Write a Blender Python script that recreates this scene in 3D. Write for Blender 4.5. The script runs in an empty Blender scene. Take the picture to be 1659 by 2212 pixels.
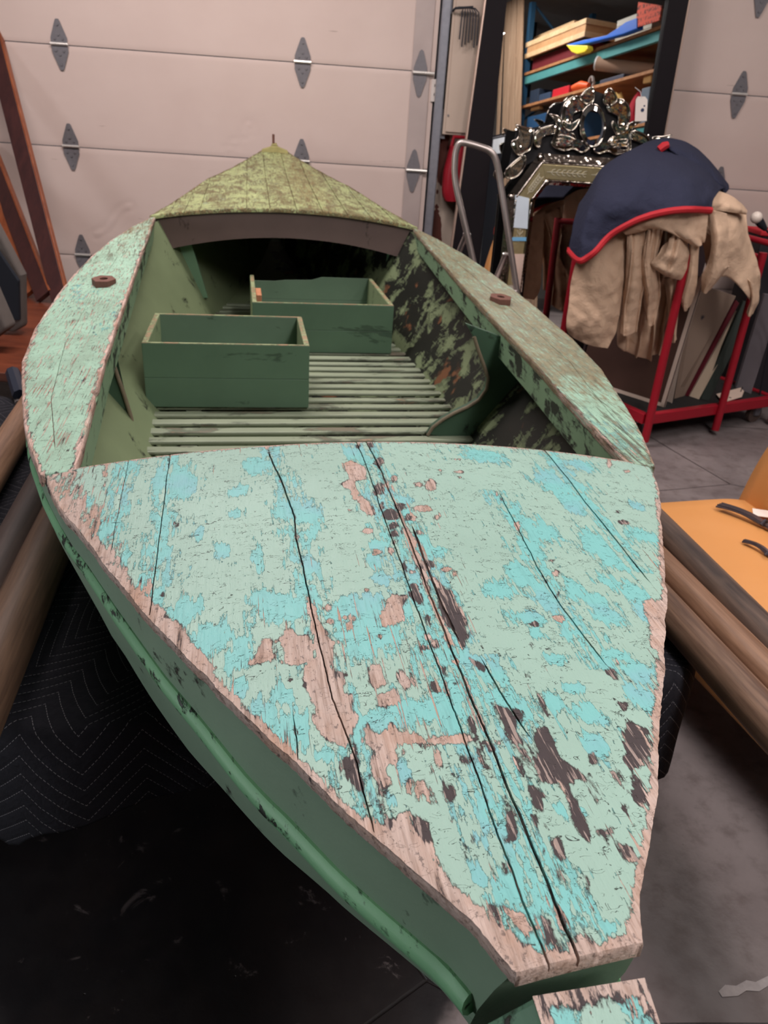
import bpy, bmesh, math, random
import numpy as np
from mathutils import Vector, Matrix, noise as mnoise

SC = bpy.context.scene
COL = SC.collection
random.seed(5)

# ------------------------------------------------------------------ camera
W, H, FPX = 1659.0, 2212.0, 1661.0
CAM_H, PITCH, ROLL = 1.52, math.radians(26.85), math.radians(3.91)
cF = np.array([0, math.cos(PITCH), -math.sin(PITCH)])
_R = np.array([1.0, 0, 0]); _U = np.cross(_R, cF)
cI = math.cos(ROLL) * _R + math.sin(ROLL) * _U
cJ = -math.sin(ROLL) * _R + math.cos(ROLL) * _U
cC = np.array([0, 0, CAM_H])

def ray(px, py):
    return cF + (px - W / 2) / FPX * cI - (py - H / 2) / FPX * cJ

def at_z(px, py, z):
    d = ray(px, py)
    return cC + d * ((z - CAM_H) / d[2])

def at_y(px, py, y):
    d = ray(px, py)
    return cC + d * (y / d[1])

def at_plane(px, py, p, n):
    d = ray(px, py)
    return cC + d * (((np.array(p) - cC) @ n) / (d @ n))

cam = bpy.data.cameras.new('camera')
cam.sensor_fit = 'HORIZONTAL'
cam.sensor_width = 36.0
cam.lens = FPX / W * 36.0
cam.clip_start = 0.02
cam.clip_end = 60
cam.dof.use_dof = True
cam.dof.focus_distance = 0.85
cam.dof.aperture_fstop = 16.0
camo = bpy.data.objects.new('camera', cam)
COL.objects.link(camo)
M = Matrix(((cI[0], cJ[0], -cF[0], 0), (cI[1], cJ[1], -cF[1], 0), (cI[2], cJ[2], -cF[2], CAM_H), (0, 0, 0, 1)))
camo.matrix_world = M
SC.camera = camo
SC.view_settings.view_transform = 'Standard'
SC.view_settings.look = 'None'
SC.view_settings.gamma = 1
SC.view_settings.use_curve_mapping = False
SC.view_settings.exposure = 0.0

# ------------------------------------------------------------------ scene helpers
def tag(o, label=None, cat=None, group=None, kind=None):
    if label: o['label'] = label
    if cat: o['category'] = cat
    if group: o['group'] = group
    if kind: o['kind'] = kind
    return o

def empty(name, loc=(0, 0, 0), rz=0.0, label=None, cat=None, group=None, kind=None):
    o = bpy.data.objects.new(name, None)
    o.location = loc
    o.rotation_euler = (0, 0, rz)
    o.empty_display_size = 0.1
    COL.objects.link(o)
    return tag(o, label, cat, group, kind)

def root_of(o):
    while o.parent is not None:
        o = o.parent
    return o

class MB:
    """collects shapes in one mesh"""
    def __init__(s):
        s.v = []; s.f = []; s.mi = []; s.cur = 0
    def add(s, vs, fs):
        b = len(s.v)
        s.v += [tuple(map(float, p)) for p in vs]
        s.f += [tuple(b + i for i in f) for f in fs]
        s.mi += [s.cur] * len(fs)
        return s
    def box(s, c, size, rot=None):
        hx, hy, hz = [q / 2 for q in size]
        vs = [Vector((x, y, z)) for x in (-hx, hx) for y in (-hy, hy) for z in (-hz, hz)]
        if rot is not None:
            vs = [rot @ v for v in vs]
        c = Vector(c)
        vs = [v + c for v in vs]
        return s.add(vs, [(0, 1, 3, 2), (4, 6, 7, 5), (0, 4, 5, 1), (2, 3, 7, 6), (0, 2, 6, 4), (1, 5, 7, 3)])
    def prism(s, poly, off):
        """polygon (3d points) extruded by vector off"""
        n = len(poly); off = Vector(off)
        a = [Vector(p) for p in poly]; b = [p + off for p in a]
        fs = [tuple(range(n - 1, -1, -1)), tuple(range(n, 2 * n))]
        fs += [(i, (i + 1) % n, n + (i + 1) % n, n + i) for i in range(n)]
        return s.add(a + b, fs)
    def hexa(s, q0, q1):
        """two quads (4 pts each) joined as a closed box"""
        return s.add(list(q0) + list(q1), [(3, 2, 1, 0), (4, 5, 6, 7), (0, 1, 5, 4), (1, 2, 6, 5), (2, 3, 7, 6), (3, 0, 4, 7)])
    def tube(s, pts, r, n=10, cap=True, squash=1.0):
        pts = [Vector(p) for p in pts]
        rs = r if isinstance(r, (list, tuple)) else [r] * len(pts)
        rings = []; up = None
        for i, p in enumerate(pts):
            t = (pts[min(i + 1, len(pts) - 1)] - pts[max(i - 1, 0)])
            t.normalize()
            if up is None:
                up = Vector((0, 0, 1)) if abs(t.z) < .9 else Vector((1, 0, 0))
            x = up.cross(t); x.normalize(); up = t.cross(x); up.normalize()
            rings.append([p + (x * math.cos(2 * math.pi * k / n) + up * math.sin(2 * math.pi * k / n) * squash) * rs[i] for k in range(n)])
        vs = [v for rg in rings for v in rg]
        fs = [(i * n + k, i * n + (k + 1) % n, (i + 1) * n + (k + 1) % n, (i + 1) * n + k) for i in range(len(pts) - 1) for k in range(n)]
        if cap:
            fs += [tuple(range(n - 1, -1, -1)), tuple((len(pts) - 1) * n + k for k in range(n))]
        return s.add(vs, fs)
    def grid(s, rows, closed=False):
        m = len(rows[0]); vs = [p for r in rows for p in r]
        fs = []
        for i in range(len(rows) - 1):
            for k in range(m if closed else m - 1):
                k2 = (k + 1) % m
                fs.append((i * m + k, i * m + k2, (i + 1) * m + k2, (i + 1) * m + k))
        return s.add(vs, fs)
    def sphere(s, c, r, n=12, sc=(1, 1, 1)):
        c = Vector(c); rows = []
        for i in range(n // 2 + 1):
            a = math.pi * i / (n // 2)
            rows.append([c + Vector((math.sin(a) * math.cos(2 * math.pi * k / n) * r * sc[0], math.sin(a) * math.sin(2 * math.pi * k / n) * r * sc[1], math.cos(a) * r * sc[2])) for k in range(n)])
        return s.grid(rows, True)
    def build(s, name, mat, parent=None, smooth=False, bevel=0, subsurf=0, solid=0, local=False, attrs=None, angle=35, seg=2, merge=False, **tags):
        me = bpy.data.meshes.new(name)
        off = (0, 0, 0)
        if parent is not None and not local:
            r = root_of(parent)
            off = tuple(r.location)
            if abs(r.rotation_euler.z) > 1e-9:
                ca, sa = math.cos(-r.rotation_euler.z), math.sin(-r.rotation_euler.z)
                s.v = [((x - off[0]) * ca - (y - off[1]) * sa, (x - off[0]) * sa + (y - off[1]) * ca, z - off[2]) for x, y, z in s.v]
                off = (0, 0, 0)
        me.from_pydata([(x - off[0], y - off[1], z - off[2]) for x, y, z in s.v], [], s.f)
        for m in (mat if isinstance(mat, (list, tuple)) else [mat]):
            me.materials.append(m)
        if any(s.mi):
            me.polygons.foreach_set('material_index', s.mi)
        if attrs:
            for k, a in attrs.items():
                at = me.attributes.new(k, 'FLOAT', 'POINT')
                at.data.foreach_set('value', np.asarray(a, dtype=np.float32))
        if merge or not attrs:
            bm = bmesh.new(); bm.from_mesh(me)
            if merge:
                bmesh.ops.remove_doubles(bm, verts=bm.verts, dist=1e-5)
            bmesh.ops.recalc_face_normals(bm, faces=bm.faces)
            bm.to_mesh(me); bm.free()
        me.update()
        if smooth:
            me.shade_smooth()
            if angle < 180:
                me.set_sharp_from_angle(angle=math.radians(angle))
        o = bpy.data.objects.new(name, me)
        COL.objects.link(o)
        if parent is not None:
            o.parent = parent
        if solid:
            md = o.modifiers.new('solid', 'SOLIDIFY'); md.thickness = solid; md.offset = 0
        if bevel:
            md = o.modifiers.new('bevel', 'BEVEL'); md.width = bevel; md.segments = seg; md.limit_method = 'ANGLE'; md.angle_limit = math.radians(30); md.harden_normals = False
        if subsurf:
            md = o.modifiers.new('sub', 'SUBSURF'); md.levels = subsurf; md.render_levels = subsurf
        return tag(o, **tags)

def structure(name, mb, mat, **k):
    return mb.build(name, mat, kind='structure', **k)

# ------------------------------------------------------------------ node helpers
def srgb(r, g=None, b=None):
    if g is None: g = b = r
    def f(c):
        c /= 255.0
        return c / 12.92 if c <= .04045 else ((c + .055) / 1.055) ** 2.4
    return (f(r), f(g), f(b), 1.0)

class NT:
    def __init__(s, name, rough=.6, metal=0.0, spec=.4):
        s.m = bpy.data.materials.new(name)
        s.m.use_nodes = True
        s.t = s.m.node_tree
        s.b = s.t.nodes['Principled BSDF']
        s.b.inputs['Roughness'].default_value = rough
        s.b.inputs['Metallic'].default_value = metal
        s.b.inputs['Specular IOR Level'].default_value = spec
        s._co = None
    def n(s, t, **kw):
        nd = s.t.nodes.new(t)
        for k, v in kw.items():
            setattr(nd, k, v)
        return nd
    def link(s, a, b):
        s.t.links.new(a, b)
    def put(s, sock, v):
        if hasattr(v, 'is_linked') or isinstance(v, bpy.types.NodeSocket):
            s.link(v, sock)
        else:
            sock.default_value = v
    def co(s, kind='Object'):
        if s._co is None:
            s._co = s.n('ShaderNodeTexCoord')
        return s._co.outputs[kind]
    def mapping(s, v, scale=(1, 1, 1), loc=(0, 0, 0), rot=(0, 0, 0)):
        nd = s.n('ShaderNodeMapping')
        s.link(v, nd.inputs['Vector'])
        nd.inputs['Scale'].default_value = scale
        nd.inputs['Location'].default_value = loc
        nd.inputs['Rotation'].default_value = rot
        return nd.outputs[0]
    def noise(s, v, scale, detail=4, rough=.55, dist=0.0):
        nd = s.n('ShaderNodeTexNoise')
        s.link(v, nd.inputs['Vector'])
        nd.inputs['Scale'].default_value = scale
        nd.inputs['Detail'].default_value = detail
        nd.inputs['Roughness'].default_value = rough
        nd.inputs['Distortion'].default_value = dist
        return nd.outputs['Fac']
    def voro(s, v, scale, feature='F1', out='Distance', rand=1.0):
        nd = s.n('ShaderNodeTexVoronoi', feature=feature)
        s.link(v, nd.inputs['Vector'])
        nd.inputs['Scale'].default_value = scale
        nd.inputs['Randomness'].default_value = rand
        return nd.outputs[out]
    def math(s, op, a, b=None, c=None, clamp=False):
        nd = s.n('ShaderNodeMath', operation=op, use_clamp=clamp)
        s.put(nd.inputs[0], a)
        if b is not None: s.put(nd.inputs[1], b)
        if c is not None: s.put(nd.inputs[2], c)
        return nd.outputs[0]
    def add(s, a, b): return s.math('ADD', a, b)
    def mul(s, a, b): return s.math('MULTIPLY', a, b)
    def sub(s, a, b): return s.math('SUBTRACT', a, b)
    def lin(s, a, k, c): return s.math('MULTIPLY_ADD', a, k, c)
    def step(s, v, a, b, o0=0.0, o1=1.0, smooth=True):
        nd = s.n('ShaderNodeMapRange', interpolation_type='SMOOTHSTEP' if smooth else 'LINEAR')
        s.put(nd.inputs['Value'], v)
        nd.inputs['From Min'].default_value = a
        nd.inputs['From Max'].default_value = b
        nd.inputs['To Min'].default_value = o0
        nd.inputs['To Max'].default_value = o1
        return nd.outputs['Result']
    def mix(s, f, a, b, blend='MIX'):
        nd = s.n('ShaderNodeMix', data_type='RGBA', blend_type=blend)
        s.put(nd.inputs[0], f)
        s.put(nd.inputs[6], a)
        s.put(nd.inputs[7], b)
        return nd.outputs[2]
    def attr(s, name):
        nd = s.n('ShaderNodeAttribute', attribute_name=name)
        return nd.outputs['Fac']
    def sep(s, v):
        nd = s.n('ShaderNodeSeparateXYZ')
        s.link(v, nd.inputs[0])
        return nd.outputs
    def bump(s, h, dist=.002, strength=1.0, normal=None):
        nd = s.n('ShaderNodeBump')
        s.link(h, nd.inputs['Height'])
        nd.inputs['Distance'].default_value = dist
        nd.inputs['Strength'].default_value = strength
        if normal is not None: s.link(normal, nd.inputs['Normal'])
        return nd.outputs[0]
    def color(s, v): s.put(s.b.inputs['Base Color'], v)
    def rough(s, v): s.put(s.b.inputs['Roughness'], v)
    def normal(s, v): s.link(v, s.b.inputs['Normal'])

def plain(name, col, rough=.6, metal=0.0, var=.12, scale=8.0, bump=0.0, bscale=60.0, spec=.4):
    """single colour with gentle procedural variation"""
    k = NT(name, rough, metal, spec)
    c = Vector(col[:3])
    n = k.noise(k.co(), scale, 4)
    k.color(k.mix(n, (*(c * (1 - var)), 1), (*(c * (1 + var)), 1)))
    if bump:
        k.normal(k.bump(k.noise(k.co(), bscale, 3), bump))
    return k.m

def wood(name, a, b, axis=1, rough=.55, scale=18.0, stretch=.08, bump=.0006, knots=0.0):
    """grain running along the axis"""
    k = NT(name, rough)
    sc = [1.0, 1.0, 1.0]; sc[axis] = stretch
    v = k.mapping(k.co(), tuple(sc))
    n1 = k.noise(v, scale, 6, .6, .6)
    n2 = k.noise(v, scale * 6, 3, .6)
    f = k.step(k.lin(n2, .35, k.mul(n1, .8)), .32, .82)
    c = k.mix(f, a, b)
    if knots:
        big = k.step(k.noise(k.co(), 5, 3), .58, .7)
        c = k.mix(k.mul(big, knots), c, tuple(x * .45 for x in a[:3]) + (1,))
    k.color(c)
    if bump: k.normal(k.bump(k.lin(n2, .5, n1), bump))
    return k.m
# ------------------------------------------------------------------ worn paint of the boat
SAGE = srgb(150, 180, 167)
AQUA = srgb(120, 184, 181)
PINK = srgb(184, 163, 154)
TAN = srgb(172, 138, 120)
CHAR = srgb(66, 57, 58)

def deck_paint(name, sage=SAGE, aqua=AQUA, wood_a=PINK, wood_b=TAN, char=CHAR, olive=None, edge=.55, mott=.25):
    k = NT(name, .5, 0, .35)
    co = k.co()
    grain = k.mapping(co, (1, .07, 1))
    semi = k.mapping(co, (1, .45, 1))
    n_chip = k.noise(semi, 75, 8, .68, .4)
    n_streak = k.noise(grain, 210, 4, .6)
    n_mid = k.noise(semi, 24, 8, .68, .3)
    n_big = k.noise(co, 5, 3)
    bare = k.attr('bare'); dk = k.attr('dark'); aq = k.attr('aqua'); wr = k.attr('wear')
    # bare wood where B > 0
    B = k.add(bare, k.lin(n_chip, 2.1, -1.05))
    B = k.add(B, k.mul(k.lin(n_streak, 2.4, -1.2), k.lin(wr, .6, .28)))
    B = k.add(B, k.lin(wr, .55, -.18))
    # aqua undercoat where the top coat is gone
    A = k.add(aq, k.lin(n_mid, 1.5, -.75))
    A = k.add(A, k.lin(n_chip, 2.0, -1.0))
    A = k.add(A, k.mul(k.lin(n_streak, 2.6, -1.3), .75))
    fine = k.noise(k.mapping(co, (1, .03, 1)), 330, 3, .55)
    st = k.add(k.lin(fine, 5.0, -3.35), k.add(k.mul(wr, 1.25), k.add(k.lin(n_mid, 1.6, -.9), k.mul(bare, .5))))
    B = k.math('MAXIMUM', B, st)
    mB = k.step(B, -.03, .03); mA = k.step(A, -.04, .04)
    # wood
    g2 = k.noise(grain, 120, 5, .65, .5)
    cw = k.mix(k.step(n_mid, .35, .75), wood_a, wood_b)
    ring = k.noise(k.mapping(co, (1, .045, 1)), 260, 3, .6)
    cw = k.mix(k.mul(k.step(ring, .5, .66), .45), cw, tuple(x * .5 for x in wood_b[:3]) + (1,))
    cw = k.mix(k.mul(k.step(ring, .46, .34), .35), cw, tuple(min(1, x * 1.35) for x in wood_a[:3]) + (1,))
    cw = k.mix(k.step(g2, .52, .72), cw, tuple(x * .38 for x in wood_b[:3]) + (1,))
    D = k.add(dk, k.add(k.lin(g2, 3.4, -1.75), k.lin(n_chip, 1.4, -.7)))
    D = k.add(D, k.step(B, .03, .35, .42, 0))
    speck = k.step(k.noise(k.mapping(co, (1, .6, 1)), 190, 4, .65), .58, .66)
    cw = k.mix(k.mul(speck, .6), cw, char)
    cw = k.mix(k.step(D, -.12, .12), cw, k.mix(k.mul(k.step(ring, .555, .60), .6), char, wood_a))
    # paint
    cs = k.mix(n_big, tuple(x * .86 for x in sage[:3]) + (1,), tuple(min(1, x * 1.1) for x in sage[:3]) + (1,))
    blue = k.mix(k.mul(k.step(k.noise(co, 9, 3), .48, .66), .6), aqua, srgb(126, 172, 182))
    blue = k.mix(k.step(n_streak, .5, .75), blue, tuple(min(1, x * .82) for x in aqua[:3]) + (1,))
    cp = k.mix(mA, cs, blue)
    # dark lines at the flake edges, short curled cracks
    cv = k.mapping(co, (1, 1.5, 1))
    c1 = k.noise(cv, 58, 2.5, .5, 1.0)
    line = k.step(k.math('ABSOLUTE', k.sub(c1, .5)), .004, .011, 1, 0)
    c2 = k.noise(cv, 105, 2, .5, .6)
    line2 = k.step(k.math('ABSOLUTE', k.sub(c2, .47)), .005, .013, 1, 0)
    gate = k.step(k.noise(k.mapping(co, (1, 2.2, 1)), 44, 3, .6), .55, .6)
    gate2 = k.step(k.noise(k.mapping(co, (1, 2.0, 1)), 36, 3, .6), .57, .62)
    crack = k.math('MAXIMUM', k.mul(line, gate), k.mul(line2, gate2))
    cp = k.mix(k.mul(crack, .9), cp, srgb(46, 50, 48))
    aedge = k.step(k.math('ABSOLUTE', A), .0, .07, .55, 0)
    cp = k.mix(k.mul(aedge, k.step(n_streak, .42, .6)), cp, srgb(70, 100, 98))
    bedge = k.step(k.math('ABSOLUTE', k.add(B, .05)), .02, .12, edge, 0)
    cp = k.mix(bedge, cp, srgb(66, 62, 58))
    col = k.mix(mB, cp, cw)
    if olive is not None:
        ol = k.attr('olive')
        gl = k.noise(k.mapping(co, (1, .06, 1)), 95, 5, .65, .4)
        gm = k.math('MULTIPLY', k.step(ol, -.8, -.2), k.step(gl, .515, .60))
        col = k.mix(k.mul(gm, .7), col, tuple(x * .45 for x in olive[:3]) + (1,))
        gm2 = k.math('MULTIPLY', k.step(ol, -.8, -.2), k.step(gl, .47, .39))
        col = k.mix(k.mul(gm2, .6), col, tuple(min(1, x * .95) for x in sage[:3]) + (1,))
        o1 = k.step(k.add(ol, k.add(k.lin(n_mid, 1.2, -.6), k.add(k.lin(n_chip, 1.4, -.7), k.lin(n_streak, 1.2, -.6)))), -.25, .45)
        m2 = k.noise(k.mapping(co, (1, .6, 1)), 14, 7, .7, .5)
        col = k.mix(k.mul(k.step(m2, .46, .62), mott), col, tuple(x * .75 for x in olive[:3]) + (1,))
        col = k.mix(k.mul(k.step(m2, .46, .36), mott), col, tuple(min(1, x * 1.25) for x in sage[:3]) + (1,))
        col = k.mix(k.mul(o1, .85), col, k.mix(k.step(n_chip, .4, .62), olive, tuple(x * 1.9 for x in olive[:3]) + (1,)))
    k.color(col)
    k.rough(k.lin(mB, .3, k.lin(n_chip, .25, .32)))
    h = k.mul(k.sub(1.0, mB), k.lin(mA, -.4, 1.0))
    h = k.sub(h, k.mul(crack, .55))
    h = k.add(h, k.mul(k.mul(g2, mB), .8))
    h = k.add(h, k.lin(n_chip, .5, k.mul(n_streak, .35)))
    k.normal(k.bump(h, .0019))
    return k.m

def chip_paint(name, col, under, dark, bias=-.25, scale=22, stretch=(1, .35, 1), rough=.5, streak=.5, col2=None, xbias=None, bump=.0012):
    """paint that has flaked off in jagged patches"""
    k = NT(name, rough, 0, .35)
    co = k.co()
    v = k.mapping(co, stretch)
    n1 = k.noise(v, scale, 8, .66, .35)
    g = k.noise(k.mapping(co, (1, .06, 1)), 130, 4, .6)
    B = k.add(k.lin(n1, 3.0, -1.5 + bias), k.mul(k.lin(g, 1.6, -.8), streak))
    if xbias:
        x = k.sep(co)[0]
        B = k.add(B, k.step(x, xbias[0], xbias[1], xbias[2], xbias[3]))
    m = k.step(B, -.04, .04)
    n2 = k.noise(co, 6, 3)
    c = k.mix(n2, tuple(x * .8 for x in col[:3]) + (1,), tuple(min(1, x * 1.15) for x in col[:3]) + (1,))
    if col2 is not None:
        c = k.mix(k.step(k.noise(v, scale * .6, 5, .6), .5, .58), c, col2)
    u = k.mix(k.step(k.noise(v, scale * .8, 4), .6, .66), dark, under)
    c = k.mix(k.step(k.math('ABSOLUTE', k.add(B, .06)), .02, .12, .6, 0), c, tuple(x * .25 for x in col[:3]) + (1,))
    k.color(k.mix(m, c, u))
    k.normal(k.bump(k.add(k.sub(1.0, m), k.lin(g, .3, k.mul(n1, .4))), bump))
    return k.m

M_DECK = deck_paint('worn_mint_deck_paint')
M_STERN = deck_paint('mossy_deck_paint', sage=srgb(154, 164, 114), aqua=srgb(156, 182, 134), wood_a=srgb(150, 126, 92), wood_b=srgb(120, 92, 60), char=srgb(70, 62, 44), olive=srgb(104, 90, 56), edge=.8, mott=.8)
M_SIDE = deck_paint('worn_side_deck_paint', sage=srgb(154, 190, 168), aqua=srgb(122, 196, 188), wood_a=srgb(206, 176, 166), wood_b=srgb(160, 120, 100), olive=srgb(100, 88, 66))
M_HULL = chip_paint('green_hull_paint', srgb(126, 150, 128), srgb(110, 66, 44), srgb(44, 40, 34), bias=-.52, scale=16, stretch=(1, .25, .6))
M_RAIL = chip_paint('light_green_rail_paint', srgb(120, 172, 130), srgb(80, 92, 66), srgb(34, 40, 32), bias=-.36, scale=40, stretch=(1, .4, 1))
M_LINING = chip_paint('flaking_inner_paint', srgb(116, 128, 96), srgb(112, 74, 50), srgb(30, 31, 26), bias=-.5, scale=10, stretch=(.8, .7, .8), xbias=(-.2, .2, -.02, .55), streak=.25)
M_COAM = chip_paint('flaking_coaming_paint', srgb(122, 148, 118), srgb(60, 78, 64), srgb(40, 44, 38), bias=-.22, scale=18, stretch=(.8, .5, .8))
M_GREEN = chip_paint('dark_green_frame_paint', srgb(60, 84, 66), srgb(34, 40, 34), srgb(20, 24, 22), bias=-.42, scale=12, stretch=(1, 1, 1), streak=.1)
M_SLAT = chip_paint('worn_slat_paint', srgb(136, 144, 122), srgb(150, 126, 104), srgb(112, 106, 90), bias=-.3, scale=16, stretch=(.25, 1, 1), streak=.0)
M_BEAM = chip_paint('brown_beam_wood', srgb(104, 86, 82), srgb(44, 40, 38), srgb(34, 32, 32), bias=-.46, scale=7, stretch=(1, 1, .5), streak=.1, bump=.0006)
M_BOXGREEN = chip_paint('dark_green_crate_paint', srgb(88, 114, 92), srgb(58, 78, 62), srgb(64, 86, 70), bias=-.55, scale=9, stretch=(.3, 1, 1), streak=.0, bump=.0005)
M_BOXIN = chip_paint('crate_inner_green', srgb(100, 122, 102), srgb(80, 100, 84), srgb(74, 94, 78), bias=-.6, scale=7, stretch=(.4, 1, 1), streak=0, bump=.0004)
M_BOXEDGE = chip_paint('worn_crate_rim', srgb(148, 156, 118), srgb(176, 142, 112), srgb(150, 128, 100), bias=-.05, scale=24, stretch=(1, 1, 1), streak=.2, bump=.0006)
M_BOXEND = chip_paint('pale_crate_end', srgb(138, 152, 116), srgb(110, 124, 96), srgb(92, 104, 80), bias=-.45, scale=20, stretch=(1, 1, 1), streak=.1, bump=.0004)  # paler green: light falling on the end panels is put into the paint
M_RUST = plain('rusty_iron', srgb(112, 76, 66), .75, .3, .3, 60, .0006, 150)
M_DARK = plain('dark_gap', srgb(22, 22, 20), .9)

# ------------------------------------------------------------------ the boat
P0 = np.array([.154, .352]); TH = .201
ZB = .55                                            # root height
_zk = np.polyfit(np.linspace(0, 4.9, 5), [1.013, .959, 1.003, 1.122, 1.375], 4)
def zs(s): return np.polyval(_zk, s)
_bs = np.array([-.03, .027, .064, .107, .141, .222, .283, .365, .46, .6, .713, .776, .85, .93, 1.0, 1.08, 1.167, 1.32, 1.56, 1.84, 2.2, 2.45, 2.7, 2.95, 3.2, 3.38, 3.6, 3.96, 4.1, 4.386, 4.687, 4.754])
_bb = np.array([.041, .066, .091, .12, .142, .187, .225, .272, .327, .399, .455, .49, .524, .556, .58, .608, .634, .672, .727, .758, .768, .762, .745, .712, .655, .59, .522, .413, .366, .219, .072, .008])
def bw(s): return np.interp(s, _bs, _bb)
def tin(s): return np.interp(s, [.9, 1.22, 1.6, 2.1, 2.7, 3.4], [.496, .517, .54, .556, .57, .577])
def zd(s, t, camber): return zs(s) + camber * np.minimum(1, (bw(s) / .5) ** 1.6) * np.maximum(0, 1 - (t / bw(s)) ** 2)

BOAT = empty('wooden_rowboat', (P0[0], P0[1], ZB), TH,
             'old wooden rowboat with peeling mint green paint lying on black blankets', 'boat')
def boat_pt(t, s, z): return (t, s, z - ZB)
def boat_world(t, s, z):
    return (P0[0] + t * math.cos(TH) - s * math.sin(TH), P0[1] + t * math.sin(TH) + s * math.cos(TH), z)

def poly_sd(px, py, poly):
    """signed distance (negative inside) of points to a polygon given as a flat tuple"""
    q = np.array(poly).reshape(-1, 2)
    d = np.full(px.shape, 1e9); ins = np.zeros(px.shape, bool)
    for i in range(len(q)):
        a = q[i]; b = q[(i + 1) % len(q)]; e = b - a
        wx = px - a[0]; wy = py - a[1]
        t = np.clip((wx * e[0] + wy * e[1]) / max(1e-12, e @ e), 0, 1)
        d = np.minimum(d, (wx - e[0] * t) ** 2 + (wy - e[1] * t) ** 2)
        c = ((a[1] > py) != (b[1] > py))
        if abs(b[1] - a[1]) > 1e-12:
            ins ^= c & (px < (b[0] - a[0]) * (py - a[1]) / (b[1] - a[1]) + a[0])
    d = np.sqrt(d)
    return np.where(ins, -d, d)

def plank_deck(s0, s1, ds, tl, tr, zf, seams, thick, dt=.004, rag=.0007, seed=1, endcut=None):
    """a deck of planks as one sheet: grid rows along s, columns in t with grooves at the seams.
    seams: (list of (s, t), width, depth); returns MB and arrays of t, s of the vertices"""
    ns = int((s1 - s0) / ds) + 1
    S = np.linspace(s0, s1, ns)
    rg = np.random.default_rng(seed)
    def rough(n):
        a = rg.normal(size=n); b = np.convolve(rg.normal(size=n), np.ones(7) / 2.6, 'same')
        return (a * .35 + b) * rag
    L = tl(S) + rough(ns); R = tr(S) - rough(ns)
    cols = [(L, np.zeros(ns))]
    edges = []
    for pts, w, dep in seams:
        p = np.array(sorted(pts))
        c = np.interp(S, p[:, 0], p[:, 1])
        wob = np.convolve(rg.normal(size=ns), np.ones(9) / 9, 'same') * .0012
        c = c + wob
        act = np.clip(np.minimum(S - p[0, 0], p[-1, 0] - S) / .03 + (1 if p[0, 0] <= s0 + .02 else 0) * (S < (s0 + s1) / 2) + (1 if p[-1, 0] >= s1 - .02 else 0) * (S > (s0 + s1) / 2), 0, 1)
        wid = .52 * (np.interp(S, p[:, 0], np.linspace(w[0], w[1], len(p))) if isinstance(w, tuple) else np.full(ns, w)) * act
        inside = np.clip(np.minimum(c - L, R - c) / .006, 0, 1)
        edges.append((c, wid * inside, dep * act * inside))
    edges.sort(key=lambda e: e[0].mean())
    rowsT = []; rowsZ = []; kinds = []
    prev = L; first = True
    def fill(a, b):
        n = max(2, int(np.max(b - a) / dt) + 1)
        for i in range(n):
            f = i / (n - 1)
            rowsT.append(a * (1 - f) + b * f); rowsZ.append(np.zeros(ns))
    for c, wd, dp in edges:
        c1 = np.clip(c - wd / 2, L, R); c2 = np.clip(c + wd / 2, L, R)
        fill(np.minimum(prev, c1), c1)
        rowsZ[-1] = -np.minimum(.0012, dp * .3)
        rowsT.append(c1 * .9 + c2 * .1); rowsZ.append(-dp)
        rowsT.append(c1 * .1 + c2 * .9); rowsZ.append(-dp)
        rowsT.append(c2); rowsZ.append(-np.minimum(.0012, dp * .3))
        prev = c2
    fill(prev, R)
    T = np.array(rowsT); Z = np.array(rowsZ)
    T = np.maximum.accumulate(T, axis=0)
    # rounded outer edges and the edge faces
    T = np.vstack([L + .002, L, L, L + .001, T[:1] + .003, T[1:-1], T[-1:] - .003, R - .001, R, R, R - .002])
    z0 = np.zeros(ns)
    Z = np.vstack([z0 - thick, z0 - thick * .9, z0 - .003, z0 - .0012, Z, z0 - .0012, z0 - .003, z0 - thick * .9, z0 - thick])
    # front and rear end faces as extra rows
    Sx = np.concatenate([[S[0]], [S[0]], S, [S[-1]], [S[-1]]])
    idx = np.concatenate([[0, 0], np.arange(ns), [ns - 1, ns - 1]])
    dz = np.concatenate([[-thick, -.0025], np.zeros(ns), [-.0025, -thick]])
    dsx = np.concatenate([[0, -.0], np.zeros(ns), [0, 0]])
    TT = T[:, idx]; ZZ = np.minimum(Z[:, idx], dz[None, :] + 0 * Z[:, idx]) if True else Z
    SS = np.broadcast_to(Sx, TT.shape).copy()
    SS[:, 2] += .0015; SS[:, -3] -= .0015
    if endcut is not None:
        SS = SS + endcut(TT, SS)
    zz = zf(SS, TT) + ZZ
    nc, nr = TT.shape
    mb = MB()
    V = np.stack([TT.T.ravel(), SS.T.ravel(), zz.T.ravel() - ZB], 1)
    mb.v = [tuple(p) for p in V.tolist()]
    f = []
    for i in range(nr - 1):
        b = i * nc
        f += [(b + k, b + k + 1, b + nc + k + 1, b + nc + k) for k in range(nc - 1)]
    mb.f = f; mb.mi = [0] * len(f)
    return mb, V[:, 0].copy(), V[:, 1].copy(), Z[:, idx].T.ravel()

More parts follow.
